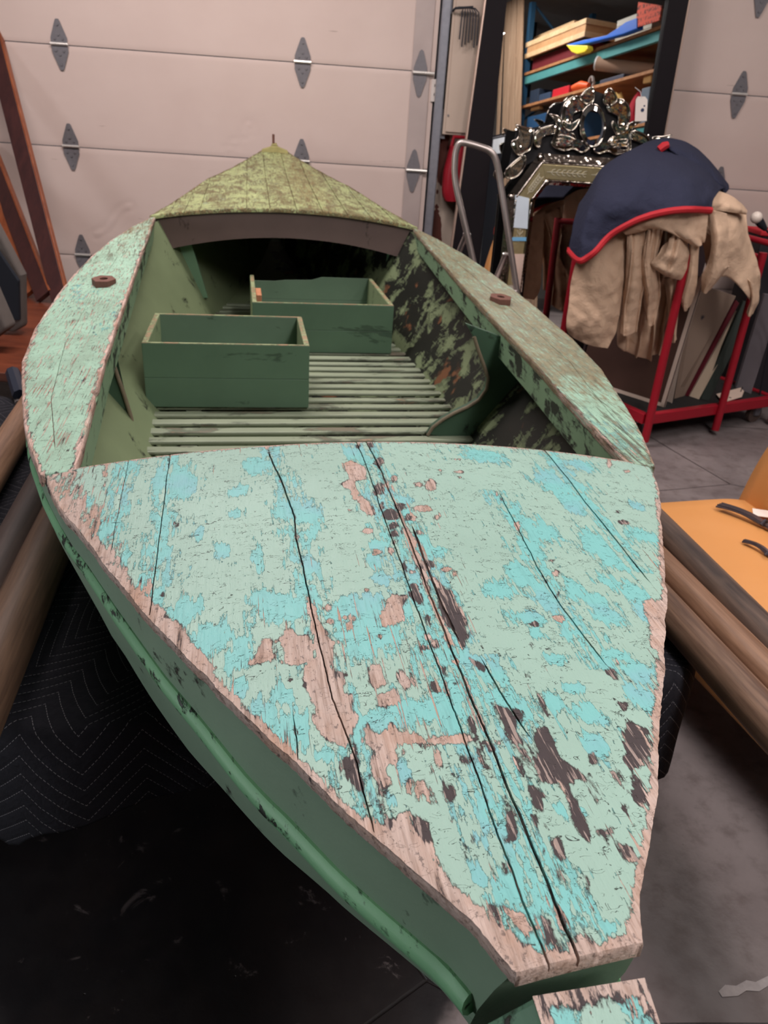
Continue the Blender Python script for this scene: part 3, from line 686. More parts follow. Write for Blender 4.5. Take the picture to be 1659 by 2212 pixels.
# foredeck
SEAMS = [
    ([(.945, -.412), (.795, -.408), (.66, -.404)], .0022, .005),
    ([(.96, -.344), (.715, -.340), (.40, -.336)], .0032, .008),
    ([(.96, -.182), (.90, -.179), (.808, -.168), (.72, -.155), (.68, -.151), (.619, -.152), (.514, -.148), (.381, -.143), (.290, -.138), (.197, -.126), (.10, -.122)], (.0022, .0052), .009),
    ([(.36, -.150), (.31, -.147), (.27, -.138), (.22, -.134)], .0012, .003),
    ([(.97, -.025), (.497, -.021), (.299, -.020), (.11, -.023), (-.06, -.025)], .0026, .007),
    ([(.97, -.008), (.613, .003), (.379, .001), (.207, .002), (.087, .000), (-.06, -.004)], (.0042, .0034), .010),
    ([(.96, .329), (.738, .324), (.619, .326), (.53, .326)], .003, .007),
    ([(.745, .178), (.603, .171), (.523, .165), (.432, .164), (.31, .175)], .0022, .005),
    ([(.285, -.179), (.244, -.178), (.19, -.179)], .0018, .005),
    ([(.64, .014), (.52, .012), (.44, .012), (.36, .014)], .005, .005),
    ([(.34, .030), (.27, .036), (.20, .044)], .0028, .005),
]
def foredeck():
    s0, s1 = -.014, .935
    inset = lambda s: np.interp(s, [.7, .9, .94], [0, .004, .014])
    cut = lambda T, S: .005 * (T / .05) * np.clip(1 - (S - s0) / .08, 0, 1)
    mb, t, s, g = plank_deck(s0, s1, .004, lambda s: -bw(s) + inset(s), lambda s: bw(s) - inset(s), lambda s, t: zd(s, t, .055), SEAMS, .014, dt=.004, seed=3, endcut=cut)
    bare = np.full_like(t, 1.0)
    dark = np.full_like(t, 1.0)
    for p in BARE: bare = np.minimum(bare, poly_sd(t, s, p))
    for p in DARK: dark = np.minimum(dark, poly_sd(t, s, p))
    edge = np.minimum(bw(s) - np.abs(t), s1 - s + .003)
    edge = np.minimum(edge, s - s0)
    sd = np.minimum(bare, dark)
    sd = np.minimum(sd, edge - .006)
    A = np.clip(-sd / .007, -1, 1) * .62
    corner = np.clip((-.33 - t) / .06, 0, 1) * np.clip((s - .35) / .12, 0, 1)
    A = A * (1 - corner) + corner * np.minimum(A, -.16 + .55 * np.exp(-np.maximum(edge, 0) / .012))
    Dk = np.clip(-dark / .006, -1, 1) * .6
    W_ = np.exp(-np.maximum(edge, 0) / .022) * .8
    W_ = np.maximum(W_, .55 * np.exp(-((t + .08) / .09) ** 2 - ((s - .32) / .16) ** 2))
    W_ = np.maximum(W_, .75 * np.exp(-((t + .47) / .075) ** 2 - ((s - .75) / .25) ** 2))
    W_ = np.maximum(W_, .45 * np.exp(-((t - .02) / .05) ** 2 - ((s - .6) / .3) ** 2))
    q = -.5 + 1.15 * blobs(t, s, AQUA_SPOTS)
    q -= .35 * np.exp(-((t + .03) / .12) ** 2 - ((s - .05) / .16) ** 2)
    for pts, w, dep in SEAMS:
        p = np.array(sorted(pts)); d = np.abs(t - np.interp(s, p[:, 0], p[:, 1])) + 10 * np.maximum(0, np.maximum(p[0, 0] - s, s - p[-1, 0]))
        hw = .0075 if dep >= .009 else .0045
        A = np.maximum(A, -.62 + .62 * np.exp(-(d / hw) ** 2) * (1.0 if dep >= .009 else .75))
        q = np.maximum(q, -.5 + .62 * np.exp(-(d / .03) ** 2))
    seam_d = np.where((g < -.002) & (edge > .004), 1, 0)
    A = np.where(seam_d > 0, .6, A); Dk = np.where(seam_d > 0, .8, Dk)
    mb.build('foredeck', M_DECK, BOAT, smooth=True, angle=60, local=True, attrs={'bare': A, 'dark': Dk, 'aqua': q, 'wear': W_}, label='broad plank foredeck with mint paint flaked to aqua and bare wood')
foredeck()

# side decks
def side_deck(sg):
    s0, s1 = .925, 3.40
    if sg < 0:
        seams = [([(1.02, -.548), (1.3, -.61), (1.7, -.655), (2.2, -.662), (2.7, -.65), (3.3, -.60)], .003, .005)]
        tl, tr = (lambda s: -bw(s)), (lambda s: -tin(s) + .012 * np.exp(-((s - 1.33) / .018) ** 2) * -1)
    else:
        seams = [([(1.1, .575), (1.6, .65), (2.3, .665), (3.2, .605)], .0012, .0015)]
        tl, tr = (lambda s: tin(s)), (lambda s: bw(s))
    mb, t, s, g = plank_deck(s0, s1, .008, tl, tr, lambda s, t: zd(s, t, .03) + .004, seams, .022, dt=.006, rag=.0004, seed=7 + sg)
    a = np.abs(t)
    e_in = a - tin(s); e_out = bw(s) - a
    edge = np.minimum(e_in, e_out)
    A = np.clip(-(edge - (.005 if sg < 0 else .003)) / .008, -1, 1) * .55 - .04
    W_ = np.maximum(np.exp(-e_out / .025) * (.9 if sg < 0 else .55), np.exp(-((s - 1.0) / .15) ** 2) * .6)
    if sg < 0: W_ = np.maximum(W_, .55)
    ol = np.clip((s - 2.1) / 1.0, 0, 1.0) * 1.0 - .95 if sg < 0 else np.clip((s - 1.0) / .5, 0, 1) * .95 - .62
    if sg > 0:
        ol = np.maximum(ol, .25 * np.exp(-e_out / .05) - .2)
    q = -.55 + (.55 * np.exp(-((s - 1.05) / .2) ** 2) if sg > 0 else .35 * np.exp(-((s - 2.2) / .3) ** 2 - ((a - .7) / .06) ** 2) + .3 * np.exp(-((s - 1.9) / .3) ** 2 - ((a - .58) / .04) ** 2))
    Dk = np.full_like(t, -.45)
    sd_ = np.where(g < -.002, 1, 0)
    A = np.where(sd_ > 0, .5, A)
    mb.build('side_deck', M_SIDE, BOAT, smooth=True, angle=60, local=True, attrs={'bare': A, 'dark': Dk, 'aqua': q, 'wear': W_, 'olive': ol},
             label='left side deck, mint paint over pinkish bare edges' if sg < 0 else 'right side deck, weathered to olive brown grain')
    # inner face of the cockpit opening
    c = MB(); rows = []
    for s_ in np.linspace(.93, 3.40, 60):
        ti = float(tin(s_)); z = float(zd(s_, ti, .03)) + .004 - .021
        d = .062 + .012 * math.sin(s_ * 1.1)
        rows.append([boat_pt(sg * x, s_, z_) for x, z_ in ((ti + .002, z), (ti + .004, z - d), (ti + .022, z - d), (ti + .022, z))])
    c.grid(rows, True)
    c.add([rows[0][k] for k in range(4)] + [rows[-1][k] for k in range(4)], [(0, 1, 2, 3), (7, 6, 5, 4)])
    c.build('coaming', M_COAM, BOAT, local=True, bevel=.002)
side_deck(-1); side_deck(1)

# stern deck
def stern_deck():
    s0, s1 = 3.37, 4.738
    seams = [([(3.3, v), (4.75, v * .86)], .005, .006) for v in (-.518, -.455, -.389, -.184, -.08, .04, .156, .27, .382, .496)]
    mb, t, s, g = plank_deck(s0, s1, .010, lambda s: -bw(s) - .006, lambda s: bw(s) + .006, lambda s, t: zd(s, t, .052) + .012, seams, .016, dt=.010, rag=.0015, seed=21)
    e = np.minimum(bw(s) - np.abs(t), s - s0)
    A = np.clip(-(e - .006) / .02, -1, 1) * .4 - .12
    A = np.where(g < -.002, .5, A)
    ol = -.15 + .3 * np.exp(-((t - .12) / .12) ** 2) * np.clip((s - 3.3) / .4, 0, 1)
    mb.build('stern_deck', M_STERN, BOAT, smooth=True, angle=60, local=True, attrs={'bare': A, 'dark': np.full_like(t, -.3), 'aqua': np.full_like(t, -.2), 'wear': np.full_like(t, .35), 'olive': ol}, label='pointed stern deck of moss stained yellowish green planks')
    # cap at the stern tip with a pin
    c = MB()
    z = float(zs(4.66)) + .012
    c.prism([boat_pt(-.082, 4.655, z - .012), boat_pt(.082, 4.655, z - .012), boat_pt(.074, 4.66, z + .012), boat_pt(.02, 4.66, z + .030), boat_pt(-.02, 4.66, z + .030), boat_pt(-.074, 4.66, z + .012)], (0, .022, .004))
    c.prism([boat_pt(-.034, 4.70, z + .0), boat_pt(.034, 4.70, z + .0), boat_pt(.012, 4.70, z + .045), boat_pt(-.012, 4.70, z + .045)], (0, .03, .006))
    c.build('stern_cap', plain('mossy_cap_wood', srgb(150, 142, 92), .8, 0, .3, 30, .001), BOAT, local=True, bevel=.003)
    c = MB(); c.tube([boat_pt(-.006, 4.715, z + .02), boat_pt(-.006, 4.715, z + .095)], .007, 8)
    c.build('stern_pin', M_RUST, BOAT, local=True, smooth=True)
stern_deck()

# hull skin
def hull_rows(off):
    rows = []
    for s_ in np.concatenate([np.linspace(-.010, .6, 32), np.linspace(.65, 4.752, 70)]):
        b = float(bw(s_)) - .005 - off; b = max(b, .004)
        z = float(zs(s_)) - .010
        zb = .565 + .245 * math.exp(-((s_ + .02) / .42) ** 2) + .30 * math.exp(-(4.75 - s_) / .55) + off
        zr = z - .085
        fl = min(1, s_ / 1.1) * min(1, max(0, (4.75 - s_) / .9))
        k1, k2, k3 = .95 - .05 * fl, .72 + .03 * fl, .42 + .22 * fl
        fb = .009 * max(0, 1 - s_ / .38)
        rows.append([(b, z), (b * .998 + .002 + fb * .5, z - .04), (b * .995 + fb, zr), (b * k1 + fb, zr - (zr - zb) * .42), (b * k2, zr - (zr - zb) * .80), (b * k3, zb + .006), (b * .3, zb), (0, zb - .002)])
        rk_ = .30 * max(0, 1 - max(0, s_) / .25)
        rows[-1] = [(x, s_ + rk_ * (z - zz), zz) for x, zz in rows[-1]]
    return rows
def hull():
    rows = hull_rows(0)
    full = [[boat_pt(-x, s_, z) for x, s_, z in r] + [boat_pt(x, s_, z) for x, s_, z in r[::-1][1:]] for r in rows]
    mb = MB(); mb.grid(full)
    mb.add(full[0], [tuple(range(len(full[0])))])
    mb.build('hull', M_HULL, BOAT, local=True, smooth=True, angle=50)
    rin = hull_rows(.020)[6:-2]
    # straight flared inner faces
    fin = []
    for r in rin:
        s_ = r[0][1]; (x0, _, z0), (x1, _, z1) = r[0], r[5]
        z1 = max(z1, .60)
        prof = [(x0 + (x1 * .98 - x0) * k, z0 + (z1 - z0) * k) for k in (0, .2, .4, .6, .8, 1)] + [(x1 * .4, z1 - .002), (0, z1 - .003)]
        fin.append([boat_pt(-x, s_, z) for x, z in prof] + [boat_pt(x, s_, z) for x, z in prof[::-1][1:]])
    mb = MB(); mb.grid(fin)
    mb.build('hull_lining', M_LINING, BOAT, local=True, smooth=True, angle=50, label='inside planking, sage paint flaked to black')
    # rub rails
    for sg in (-1, 1):
        pts = []
        for s_ in np.concatenate([np.linspace(-.004, .6, 32), np.linspace(.65, 4.70, 60)]):
            dz = float(np.interp(s_, [0, .3, .45, .85], [.098, .096, .085, .052]))
            hb = max((float(bw(s_)) - .005) * .995 + .009 * max(0, 1 - s_ / .38), .004)
            pts.append(boat_pt(sg * (hb + .001), s_ + .30 * max(0, 1 - max(0, s_) / .25) * (dz - .01), float(zs(s_)) - dz))
        m = MB(); m.tube(pts, .0095, 10, squash=1.3)
        m.build('rub_rail', M_RAIL, BOAT, local=True, smooth=True, label='light green half round rub rail')
    # stem post
    m = MB()
    a = [(-.039, -.028, 1.003), (.042, -.028, 1.006), (.038, -.122, .985), (-.032, -.122, .982)]
    b = [(-.083, .001, .905), (.084, .001, .905), (.060, -.090, .895), (-.055, -.090, .892)]
    b1 = [(-.075, .030, .80), (.076, .030, .80), (.04, -.06, .79), (-.036, -.06, .79)]
    b2 = [(-.03, .07, .62), (.03, .07, .62), (.02, .0, .62), (-.02, .0, .62)]
    rows = [[boat_pt(*p) for p in q] for q in (b2, b1, b, [tuple(Vector(p) * .35 + Vector(q) * .65) for p, q in zip(b, a)], a)]
    m.grid(rows, True)
    m.add(rows[0] + rows[-1], [(3, 2, 1, 0), (4, 5, 6, 7)])
    o = m.build('stem_post', [M_STEM, M_DECK], BOAT, local=True, bevel=.004)
    o2 = MB()
    nx, ny = 30, 36
    top = [Vector(p) + Vector((0, 0, .0012)) for p in a]
    vs = []
    for j in range(ny + 1):
        for i in range(nx + 1):
            u, v = i / nx, j / ny
            p = (top[0] * (1 - u) + top[1] * u) * (1 - v) + (top[3] * (1 - u) + top[2] * u) * v
            vs.append(p)
    rows = [[boat_pt(*vs[j * (nx + 1) + i]) for i in range(nx + 1)] for j in range(ny + 1)]
    o2.grid(rows)
    t = np.array([v.x for v in vs]); s = np.array([v.y for v in vs])
    e = np.minimum(np.minimum(t + .037, .040 - t), -.031 - s)
    o2.build('stem_top_paint', M_DECK, o, local=True, smooth=True, attrs={'bare': np.clip(-(e - .007) / .007, -1, 1) * .4 - .1, 'dark': np.full_like(t, -.2), 'aqua': .1 + .5 * np.sin(t * 90 + s * 40), 'wear': np.full_like(t, .35)})
M_STEM = chip_paint('stem_green_paint', srgb(104, 142, 116), srgb(110, 60, 36), srgb(36, 34, 30), bias=-.45, scale=24, stretch=(1, 1, .4))
hull()

# cockpit fittings
def cockpit():
    # arched beam under the stern deck
    m = MB(); rows = []
    for t in np.linspace(-.575, .575, 40):
        f = 1 - (t / .575) ** 2
        zt = float(zd(3.385, t, .052)) - .010
        zb = zt - (.135 - .03 * f) + 0
        rows.append([boat_pt(t, y, z) for y, z in ((3.385, zt), (3.385, zb), (3.42, zb), (3.42, zt))])
    m.grid(rows, True); m.add(rows[0] + rows[-1], [(0, 1, 2, 3), (7, 6, 5, 4)])
    m.build('arched_beam', M_BEAM, BOAT, local=True, smooth=True, label='bare brown arched beam under the stern deck')
    # slatted floor
    m = MB()
    rg = random.Random(4)
    s_ = 1.36
    while s_ < 3.75:
        w = .5 if s_ < 1.45 else .535
        w = min(w, float(bw(s_)) * .72)
        hw = .0185 + rg.uniform(-.002, .003)
        m.box(boat_pt(rg.uniform(-.006, .006), s_, .645 - .006 + rg.uniform(-.002, .002)), (2 * w, 2 * hw, .012), Matrix.Rotation(rg.uniform(-.004, .004), 3, 'Z'))
        s_ += .0745
    for t in (-.38, 0, .38):
        m.box(boat_pt(t, 2.5, .62), (.05, 2.3, .022))
    m.build('floor_slats', M_SLAT, BOAT, local=True, bevel=.004, label='slatted floor with worn pale slats')
    for sg in (-1, 1):
        m = MB(); rows = []
        for s_ in np.linspace(1.4, 3.7, 30):
            w = min(.55, float(bw(s_)) * .735)
            rows.append([boat_pt(sg * x, s_, z) for x, z in ((w - .012, .648), (w + .035, .712), (w + .048, .704), (w + .002, .640))])
        m.grid(rows, True); m.add(rows[0] + rows[-1], [(0, 1, 2, 3), (7, 6, 5, 4)])
        m.build('side_stringer', chip_paint('stringer_paint%d' % sg, srgb(122, 120, 84), srgb(132, 104, 80), srgb(96, 78, 62), bias=-.1, scale=18), BOAT, local=True)
        # curved half bulkhead
        fe = [(.44, 1.0), (.467, .963), (.486, .92), (.510, .873), (.527, .835), (.526, .800), (.505, .765), (.471, .742), (.43, .722), (.395, .70), (.366, .675), (.352, .648)]
        hullside = [(.56, .62), (.60, .71), (.655, .80), (.70, .90), (.715, .94), (.58, .955)]
        m = MB()
        if sg < 0: fe = [(.60, .96), (.585, .92), (.566, .83), (.553, .775), (.54, .71), (.535, .648)]
        poly = [boat_pt(sg * x, 1.90, z) for x, z in fe + hullside]
        m.prism(poly, (0, .022, 0))
        kn = m.build('half_bulkhead', M_GREEN, BOAT, local=True, bevel=.0015)
        m = MB()
        m.tube([boat_pt(sg * x, 1.893, z) for x, z in fe[1:]], .0055, 8)
        m.build('bulkhead_edge', plain('worn_edge_wood', srgb(112, 100, 82), .7, 0, .3, 40, .0006), kn, local=True, smooth=True, label='worn curved edge')
        # slanted frame near the stern
        m = MB()
        q = [(.505, .985), (.435, .985), (.368, .73), (.43, .73)] if sg < 0 else [(.515, .985), (.485, .985), (.435, .73), (.452, .73)]
        m.prism([boat_pt(sg * x, 3.45, z) for x, z in q], (0, .03, 0))
        m.build('side_frame', chip_paint('frame_green%d' % sg, srgb(104, 136, 108), srgb(30, 36, 32), srgb(24, 28, 26), bias=-.5, scale=12, stretch=(1, 1, 1), streak=.1), BOAT, local=True, bevel=.003)
        # oarlock socket
        t0, s0 = (-.645, 2.31) if sg < 0 else (.648, 2.225)
        z0 = float(zd(s0, t0, .03)) + .004
        m = MB(); ang = [math.pi * 2 * k / 6 for k in range(6)]
        n = 24; outer = []; inner = []
        for k in range(n):
            a = 2 * math.pi * k / n
            r = 1.0 / max(abs(math.cos((a % (math.pi / 3)) - math.pi / 6)), .5) * .9
            outer.append((t0 + .036 * r * math.cos(a), s0 + .056 * r * math.sin(a)))
            inner.append((t0 + .012 * math.cos(a), s0 + .020 * math.sin(a)))
        rows = [[boat_pt(x, y, z0 - .004) for x, y in outer], [boat_pt(x, y, z0 + .016) for x, y in outer], [boat_pt(x, y, z0 + .016) for x, y in inner], [boat_pt(x, y, z0 - .004) for x, y in inner]]
        m.grid(rows, True)
        m.build('oarlock_socket', M_RUST, BOAT, local=True, bevel=.0015, label='rusty iron oarlock plate')
        m = MB(); m.tube([boat_pt(t0, s0, z0 - .003), boat_pt(t0, s0, z0 + .001)], .019, 16)
        m.build('oarlock_hole', M_DARK, BOAT.children[-1], local=True)
cockpit()

# crates lying in the boat
def crate(pos, size, rz, label, notch=False, cleat=False, th=.013):
    L_, D_, H_ = size
    wp = boat_world(*pos)
    r = empty('wooden_crate', wp, TH + rz, label, 'crate', 'green wooden crates in the boat')
    def slab(name, c, sz, mat, bevel=.0015):
        m = MB(); m.box(c, sz); return m.build(name, mat, r, local=True, bevel=bevel)
    # front and back of two boards each
    for nm, y in (('front_panel', -D_ / 2 + th / 2), ('back_panel', D_ / 2 - th / 2)):
        m = MB(); z1 = H_ * .47
        m.box((0, y, z1 / 2), (L_, th, z1 - .001))
        if notch and nm == 'back_panel':
            m.prism([(-L_ / 2, y - th / 2, z1), (L_ / 2, y - th / 2, z1), (L_ / 2, y - th / 2, H_), (L_ * .08, y - th / 2, H_), (.0, y - th / 2, H_ - .014), (-L_ * .22, y - th / 2, H_ - .018), (-L_ * .3, y - th / 2, H_ - .024), (-L_ / 2, y - th / 2, H_ - .024)], (0, th, 0))
        else:
            m.box((0, y, (z1 + H_) / 2), (L_, th, H_ - z1))
        p = m.build(nm, M_BOXGREEN if nm == 'front_panel' else M_BOXIN, r, local=True, bevel=.0015)
        if not (notch and nm == 'back_panel'):
            m = MB(); m.box((0, y, H_ + .0008), (L_ - .002, th - .002, .0016)); m.build('worn_rim', M_BOXEDGE, p, local=True, label='paint worn off the top edge')
    for x in (-1, 1):
        p = slab('end_panel', (x * (L_ / 2 - th * .7), 0, H_ / 2), (th * 1.4, D_ - 2 * th, H_), M_BOXEND)
        m = MB(); m.box((x * (L_ / 2 - th * .7), 0, H_ + .0008), (th * 1.4 - .002, D_ - 2 * th, .0016)); m.build('worn_rim', M_BOXEDGE, p, local=True, label='paint worn off the top edge')
    slab('bottom_panel', (0, 0, .006), (L_ - .04, D_ - .04, .012), M_BOXIN)
    if cleat:
        m = MB(); m.box((-L_ / 2 + th * 1.4 + .013, -.02, H_ * .60), (.024, .15, H_ * .68))
        m.build('corner_block', wood('raw_pine_block', srgb(206, 148, 112), srgb(170, 110, 78), 2), r, local=True, bevel=.002, label='raw unpainted pine block')
crate((-.262, 2.355, .648), (.525, .405, .210), -.012, 'dark green open wooden crate nearest the foredeck, whole straight rim')
crate((.115, 3.13, .648), (.575, .60, .20), .0, 'dark green open wooden crate further back with a stepped broken rim', notch=True, cleat=True)
# ------------------------------------------------------------------ the room
WYAW = math.radians(4.95)
WT = np.array([math.cos(WYAW), math.sin(WYAW), 0.0])     # along the wall, to the right
WN = np.array([math.sin(WYAW), -math.cos(WYAW), 0.0])    # out of the wall, towards the room
WB = np.array([0, 5.3, 0.0])
def wall_pt(u, z, d=0.0):
    return tuple(WB + WT * u + WN * d + np.array([0, 0, z]))
def on_wall(px, py, d=0.0):
    """wall coordinates (u, z) seen at a pixel"""
    p = at_plane(px, py, WB + WN * d, WN)
    return float((p - WB) @ WT), float(p[2])
def wbox(mb, u0, u1, z0, z1, d0, d1):
    a = [wall_pt(u0, z0, d0), wall_pt(u1, z0, d0), wall_pt(u1, z1, d0), wall_pt(u0, z1, d0)]
    b = [wall_pt(u0, z0, d1), wall_pt(u1, z0, d1), wall_pt(u1, z1, d1), wall_pt(u0, z1, d1)]
    return mb.hexa(b, a)

def door_material():
    k = NT('painted_steel_door', .5, 0, .35)
    co = k.co()
    n = k.noise(co, 3, 4); f = k.noise(co, 40, 3)
    c = k.mix(n, srgb(196, 174, 166), srgb(206, 186, 178))
    sc = k.mapping(co, (.35, 1, 5))
    mark = k.step(k.noise(sc, 9, 3, .5), .73, .76)
    c = k.mix(k.mul(mark, .5), c, srgb(120, 100, 92))
    k.color(c); k.normal(k.bump(k.add(n, k.mul(f, .06)), .004))
    return k.m
M_DOOR = door_material()
M_GALV = plain('galvanised_steel', srgb(138, 138, 146), .45, .55, .18, 45, .0002)
M_HINGE = plain('grey_hinge_steel', srgb(120, 116, 120), .5, .4, .2, 60)
M_PIN = plain('bright_hinge_pin', srgb(226, 220, 214), .3, .6, .05)
M_RUBBER = plain('black_rubber', srgb(26, 28, 36), .6)

def wall_material():
    k = NT('beige_painted_wall', .75, 0, .25)
    co = k.co()
    n = k.noise(co, 2.5, 5, .6)
    c = k.mix(n, srgb(184, 164, 150), srgb(196, 178, 164))
    v = k.mapping(co, (1.8, 1.8, .8))
    st = k.step(k.noise(v, 3.4, 3, .5, .3), .63, .645)
    xb = k.step(k.math('ABSOLUTE', k.sub(k.sep(co)[0], .215)), .01, .055, 1, 0)
    st = k.math('MAXIMUM', st, k.step(k.add(k.noise(k.mapping(co, (1.5, 1.5, .6)), 5.5, 4, .5, .4), k.mul(xb, .10)), .60, .62))
    c = k.mix(st, c, srgb(92, 52, 44))
    k.color(c)
    k.normal(k.bump(k.add(k.noise(co, 90, 2), k.mul(st, -2)), .001))
    return k.m
M_WALL = wall_material()
M_WALL2 = plain('warehouse_wall', srgb(150, 144, 140), .85, 0, .1, 2)

def floor_material():
    k = NT('dark_stained_concrete', .42, 0, .4)
    co = k.co()
    n = k.noise(co, 1.6, 6, .62, .4); m = k.noise(co, 14, 6, .65)
    c = k.mix(k.step(n, .3, .7), srgb(104, 94, 94), srgb(138, 127, 126))
    c = k.mix(k.mul(k.step(m, .45, .7), .6), c, srgb(92, 80, 78))
    # boat's shade left of the bow, painted in near-black with lighter spots
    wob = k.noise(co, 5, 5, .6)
    bow_shade = k.step(k.add(k.sep(co)[0], k.lin(wob, .24, -.12)), .17, .23, 1, 0)
    worn = k.step(k.noise(co, 12, 6, .7, .6), .61, .68, 1, 0)  # lighter breaks in the painted shade
    c = k.mix(k.mul(bow_shade, k.lin(worn, .35, .65)), c, k.mix(k.step(n, .35, .65), srgb(20, 18, 21), srgb(34, 28, 28)))
    pale = k.step(k.noise(co, 11, 6, .7, .6), .69, .71)
    c = k.mix(k.mul(pale, .45), c, srgb(126, 116, 114))
    pits = k.step(k.voro(co, 22), .02, .06, 1, 0)
    pits = k.mul(pits, k.step(k.noise(co, 6, 2), .5, .6))
    c = k.mix(pits, c, srgb(30, 26, 26))
    cr = k.step(k.voro(k.mapping(co, (1, 1, .01)), .8, 'DISTANCE_TO_EDGE'), .0008, .0026, .8, 0)
    c = k.mix(cr, c, srgb(28, 24, 24))
    k.color(c); k.rough(k.lin(m, .3, .3))
    k.normal(k.bump(k.add(m, k.lin(cr, -2, k.mul(pits, -1))), .0015))
    return k.m
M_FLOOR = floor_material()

def room():
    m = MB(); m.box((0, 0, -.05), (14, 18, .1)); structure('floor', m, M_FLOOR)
    m = MB(); m.box((0, 0, 4.75), (14, 18, .1)); structure('ceiling', m, plain('ceiling_paint', srgb(160, 156, 152), .9))
    m = MB()                                             # wall with two door openings
    for u0, u1, z0, z1 in ((-6.5, -3.45, 0, 4.7), (-3.45, .15, 2.9, 4.7), (.15, 1.28, 0, 4.7), (1.28, 4.9, 2.9, 4.7), (4.9, 6.2, 0, 4.7)):
        wbox(m, u0, u1, z0, z1, -.25, -.03)
    structure('wall_back', m, M_WALL)
    m = MB(); m.box((-5.6, 0, 2.35), (.2, 18, 4.7)); structure('wall_left', m, M_WALL2)
    m = MB(); m.box((5.6, 0, 2.35), (.2, 18, 4.7)); structure('wall_right', m, plain('corrugated_wall', srgb(112, 116, 128), .7, 0, .1, 3))
    m = MB(); m.box((0, -7.0, 2.35), (11.4, .2, 4.7)); structure('wall_front', m, M_WALL2)

DZ = [0.0, .634, 1.268, 1.802, 2.335, 2.86]
DENTS = [(*on_wall(208, 506), *on_wall(280, 448), .0045), (*on_wall(494, 322), *on_wall(508, 312), .003), (*on_wall(530, 290), *on_wall(538, 272), .0035)]
def garage_door(n, u0, u1, hinges, label):
    door = empty('door_%d' % n, wall_pt((u0 + u1) / 2, 0, -.05), 0, kind='structure')
    for a, b in zip(DZ, DZ[1:]):
        rows = []
        us = np.linspace(u0, u1, int((u1 - u0) / .016)); zz = np.linspace(a + .0025, b - .0025, 40)
        for z in zz:
            r = []
            for u in us:
                f = min(z - a, b - z); d = -.004 * math.exp(-f / .004)
                d += .0025 * mnoise.noise((u * 2.2, z * 3, n * 3.1))
                # dents in the sheet
                for (du0, dz0, du1, dz1, am) in (DENTS if n == 1 else ()):
                    ex, ez = du1 - du0, dz1 - dz0; L2 = ex * ex + ez * ez
                    tt = max(0, min(1, ((u - du0) * ex + (z - dz0) * ez) / L2))
                    dd = math.hypot(u - du0 - ex * tt, z - dz0 - ez * tt + .02 * math.sin(tt * 6))
                    d += am * (math.exp(-(dd / .014) ** 2) - .6 * math.exp(-((dd - .02) / .016) ** 2))
                r.append(wall_pt(u, z, d))
            rows.append(r)
        m = MB(); m.grid(rows)
        m.build('panel', M_DOOR, door, smooth=True, angle=180)
        m = MB(); wbox(m, u0, u1, a + .003, b - .003, -.045, -.008); m.build('panel_core', M_DOOR, door)
    for u in hinges:
        for z in DZ[1:-1]:
            h = MB()
            for sg in (1, -1):
                pts = [(-.046, .008), (.046, .008), (.046, .035), (.014, .118), (.008, .128), (-.008, .128), (-.014, .118), (-.046, .035)]
                q = [wall_pt(u + x, z + sg * y, .0045) for x, y in pts]
                h.prism(q if sg > 0 else q[::-1], tuple(WN * .004))
                for bx, by in ((0, .05), (0, .1), (-.022, .03), (.022, .03)):
                    h.tube([wall_pt(u + bx, z + sg * by, .006), wall_pt(u + bx, z + sg * by, .0125)], .0065, 8)
            ho = h.build('hinge', M_HINGE, door, label='grey diamond shaped strap hinge')
            p = MB(); p.tube([wall_pt(u - .05, z + .004, .012), wall_pt(u + .05, z + .004, .012)], .008, 10)
            p.build('hinge_pin', M_PIN, ho, smooth=True, label='bright hinge pin')
    return door

def doors():
    ul = .125
    d1 = garage_door(1, -3.4, ul, (-2.06, -.664), 'left')
    d2 = garage_door(2, 1.32, 4.85, (2.02, 3.4), 'right')
    # end hinges, end stile and track at the right edge of the left door
    m = MB(); wbox(m, ul - .14, ul - .03, .02, 2.85, .0035, .007)
    m.build('end_stile', plain('end_stile_paint', srgb(172, 156, 152), .5, .1), d1)
    for z in DZ[1:-1]:
        h = MB(); u = .036
        for sg in (1, -1):
            q = [wall_pt(u + x, z - .012 + sg * y, .009) for x, y in [(-.04, .008), (.04, .008), (.04, .03), (.012, .115), (0, .125), (-.012, .115), (-.04, .03)]]
            h.prism(q if sg > 0 else q[::-1], tuple(WN * .004))
        ho = h.build('hinge', M_HINGE, d1, label='grey end hinge with roller')
        p = MB(); p.tube([wall_pt(u - .045, z - .008, .018), wall_pt(u + .085, z - .008, .018)], .009, 10); p.build('roller_pin', M_PIN, ho, smooth=True)
    m = MB(); wbox(m, .085, .15, 0, 2.9, -.02, -.012); m.build('weather_seal', M_RUBBER, d1)
    m = MB(); wbox(m, .135, .142, 0, 2.9, -.01, .05); wbox(m, .142, .185, 0, 2.9, .044, .05); wbox(m, .178, .185, 0, 2.9, .0, .05)
    m.build('track', M_GALV, d1, bevel=.001)
    m = MB()
    for z in (.5, 1.45, 2.1): wbox(m, .185, .215, z, z + .16, -.03, .025)
    m.build('track_bracket', M_GALV, d1)
room(); doors()

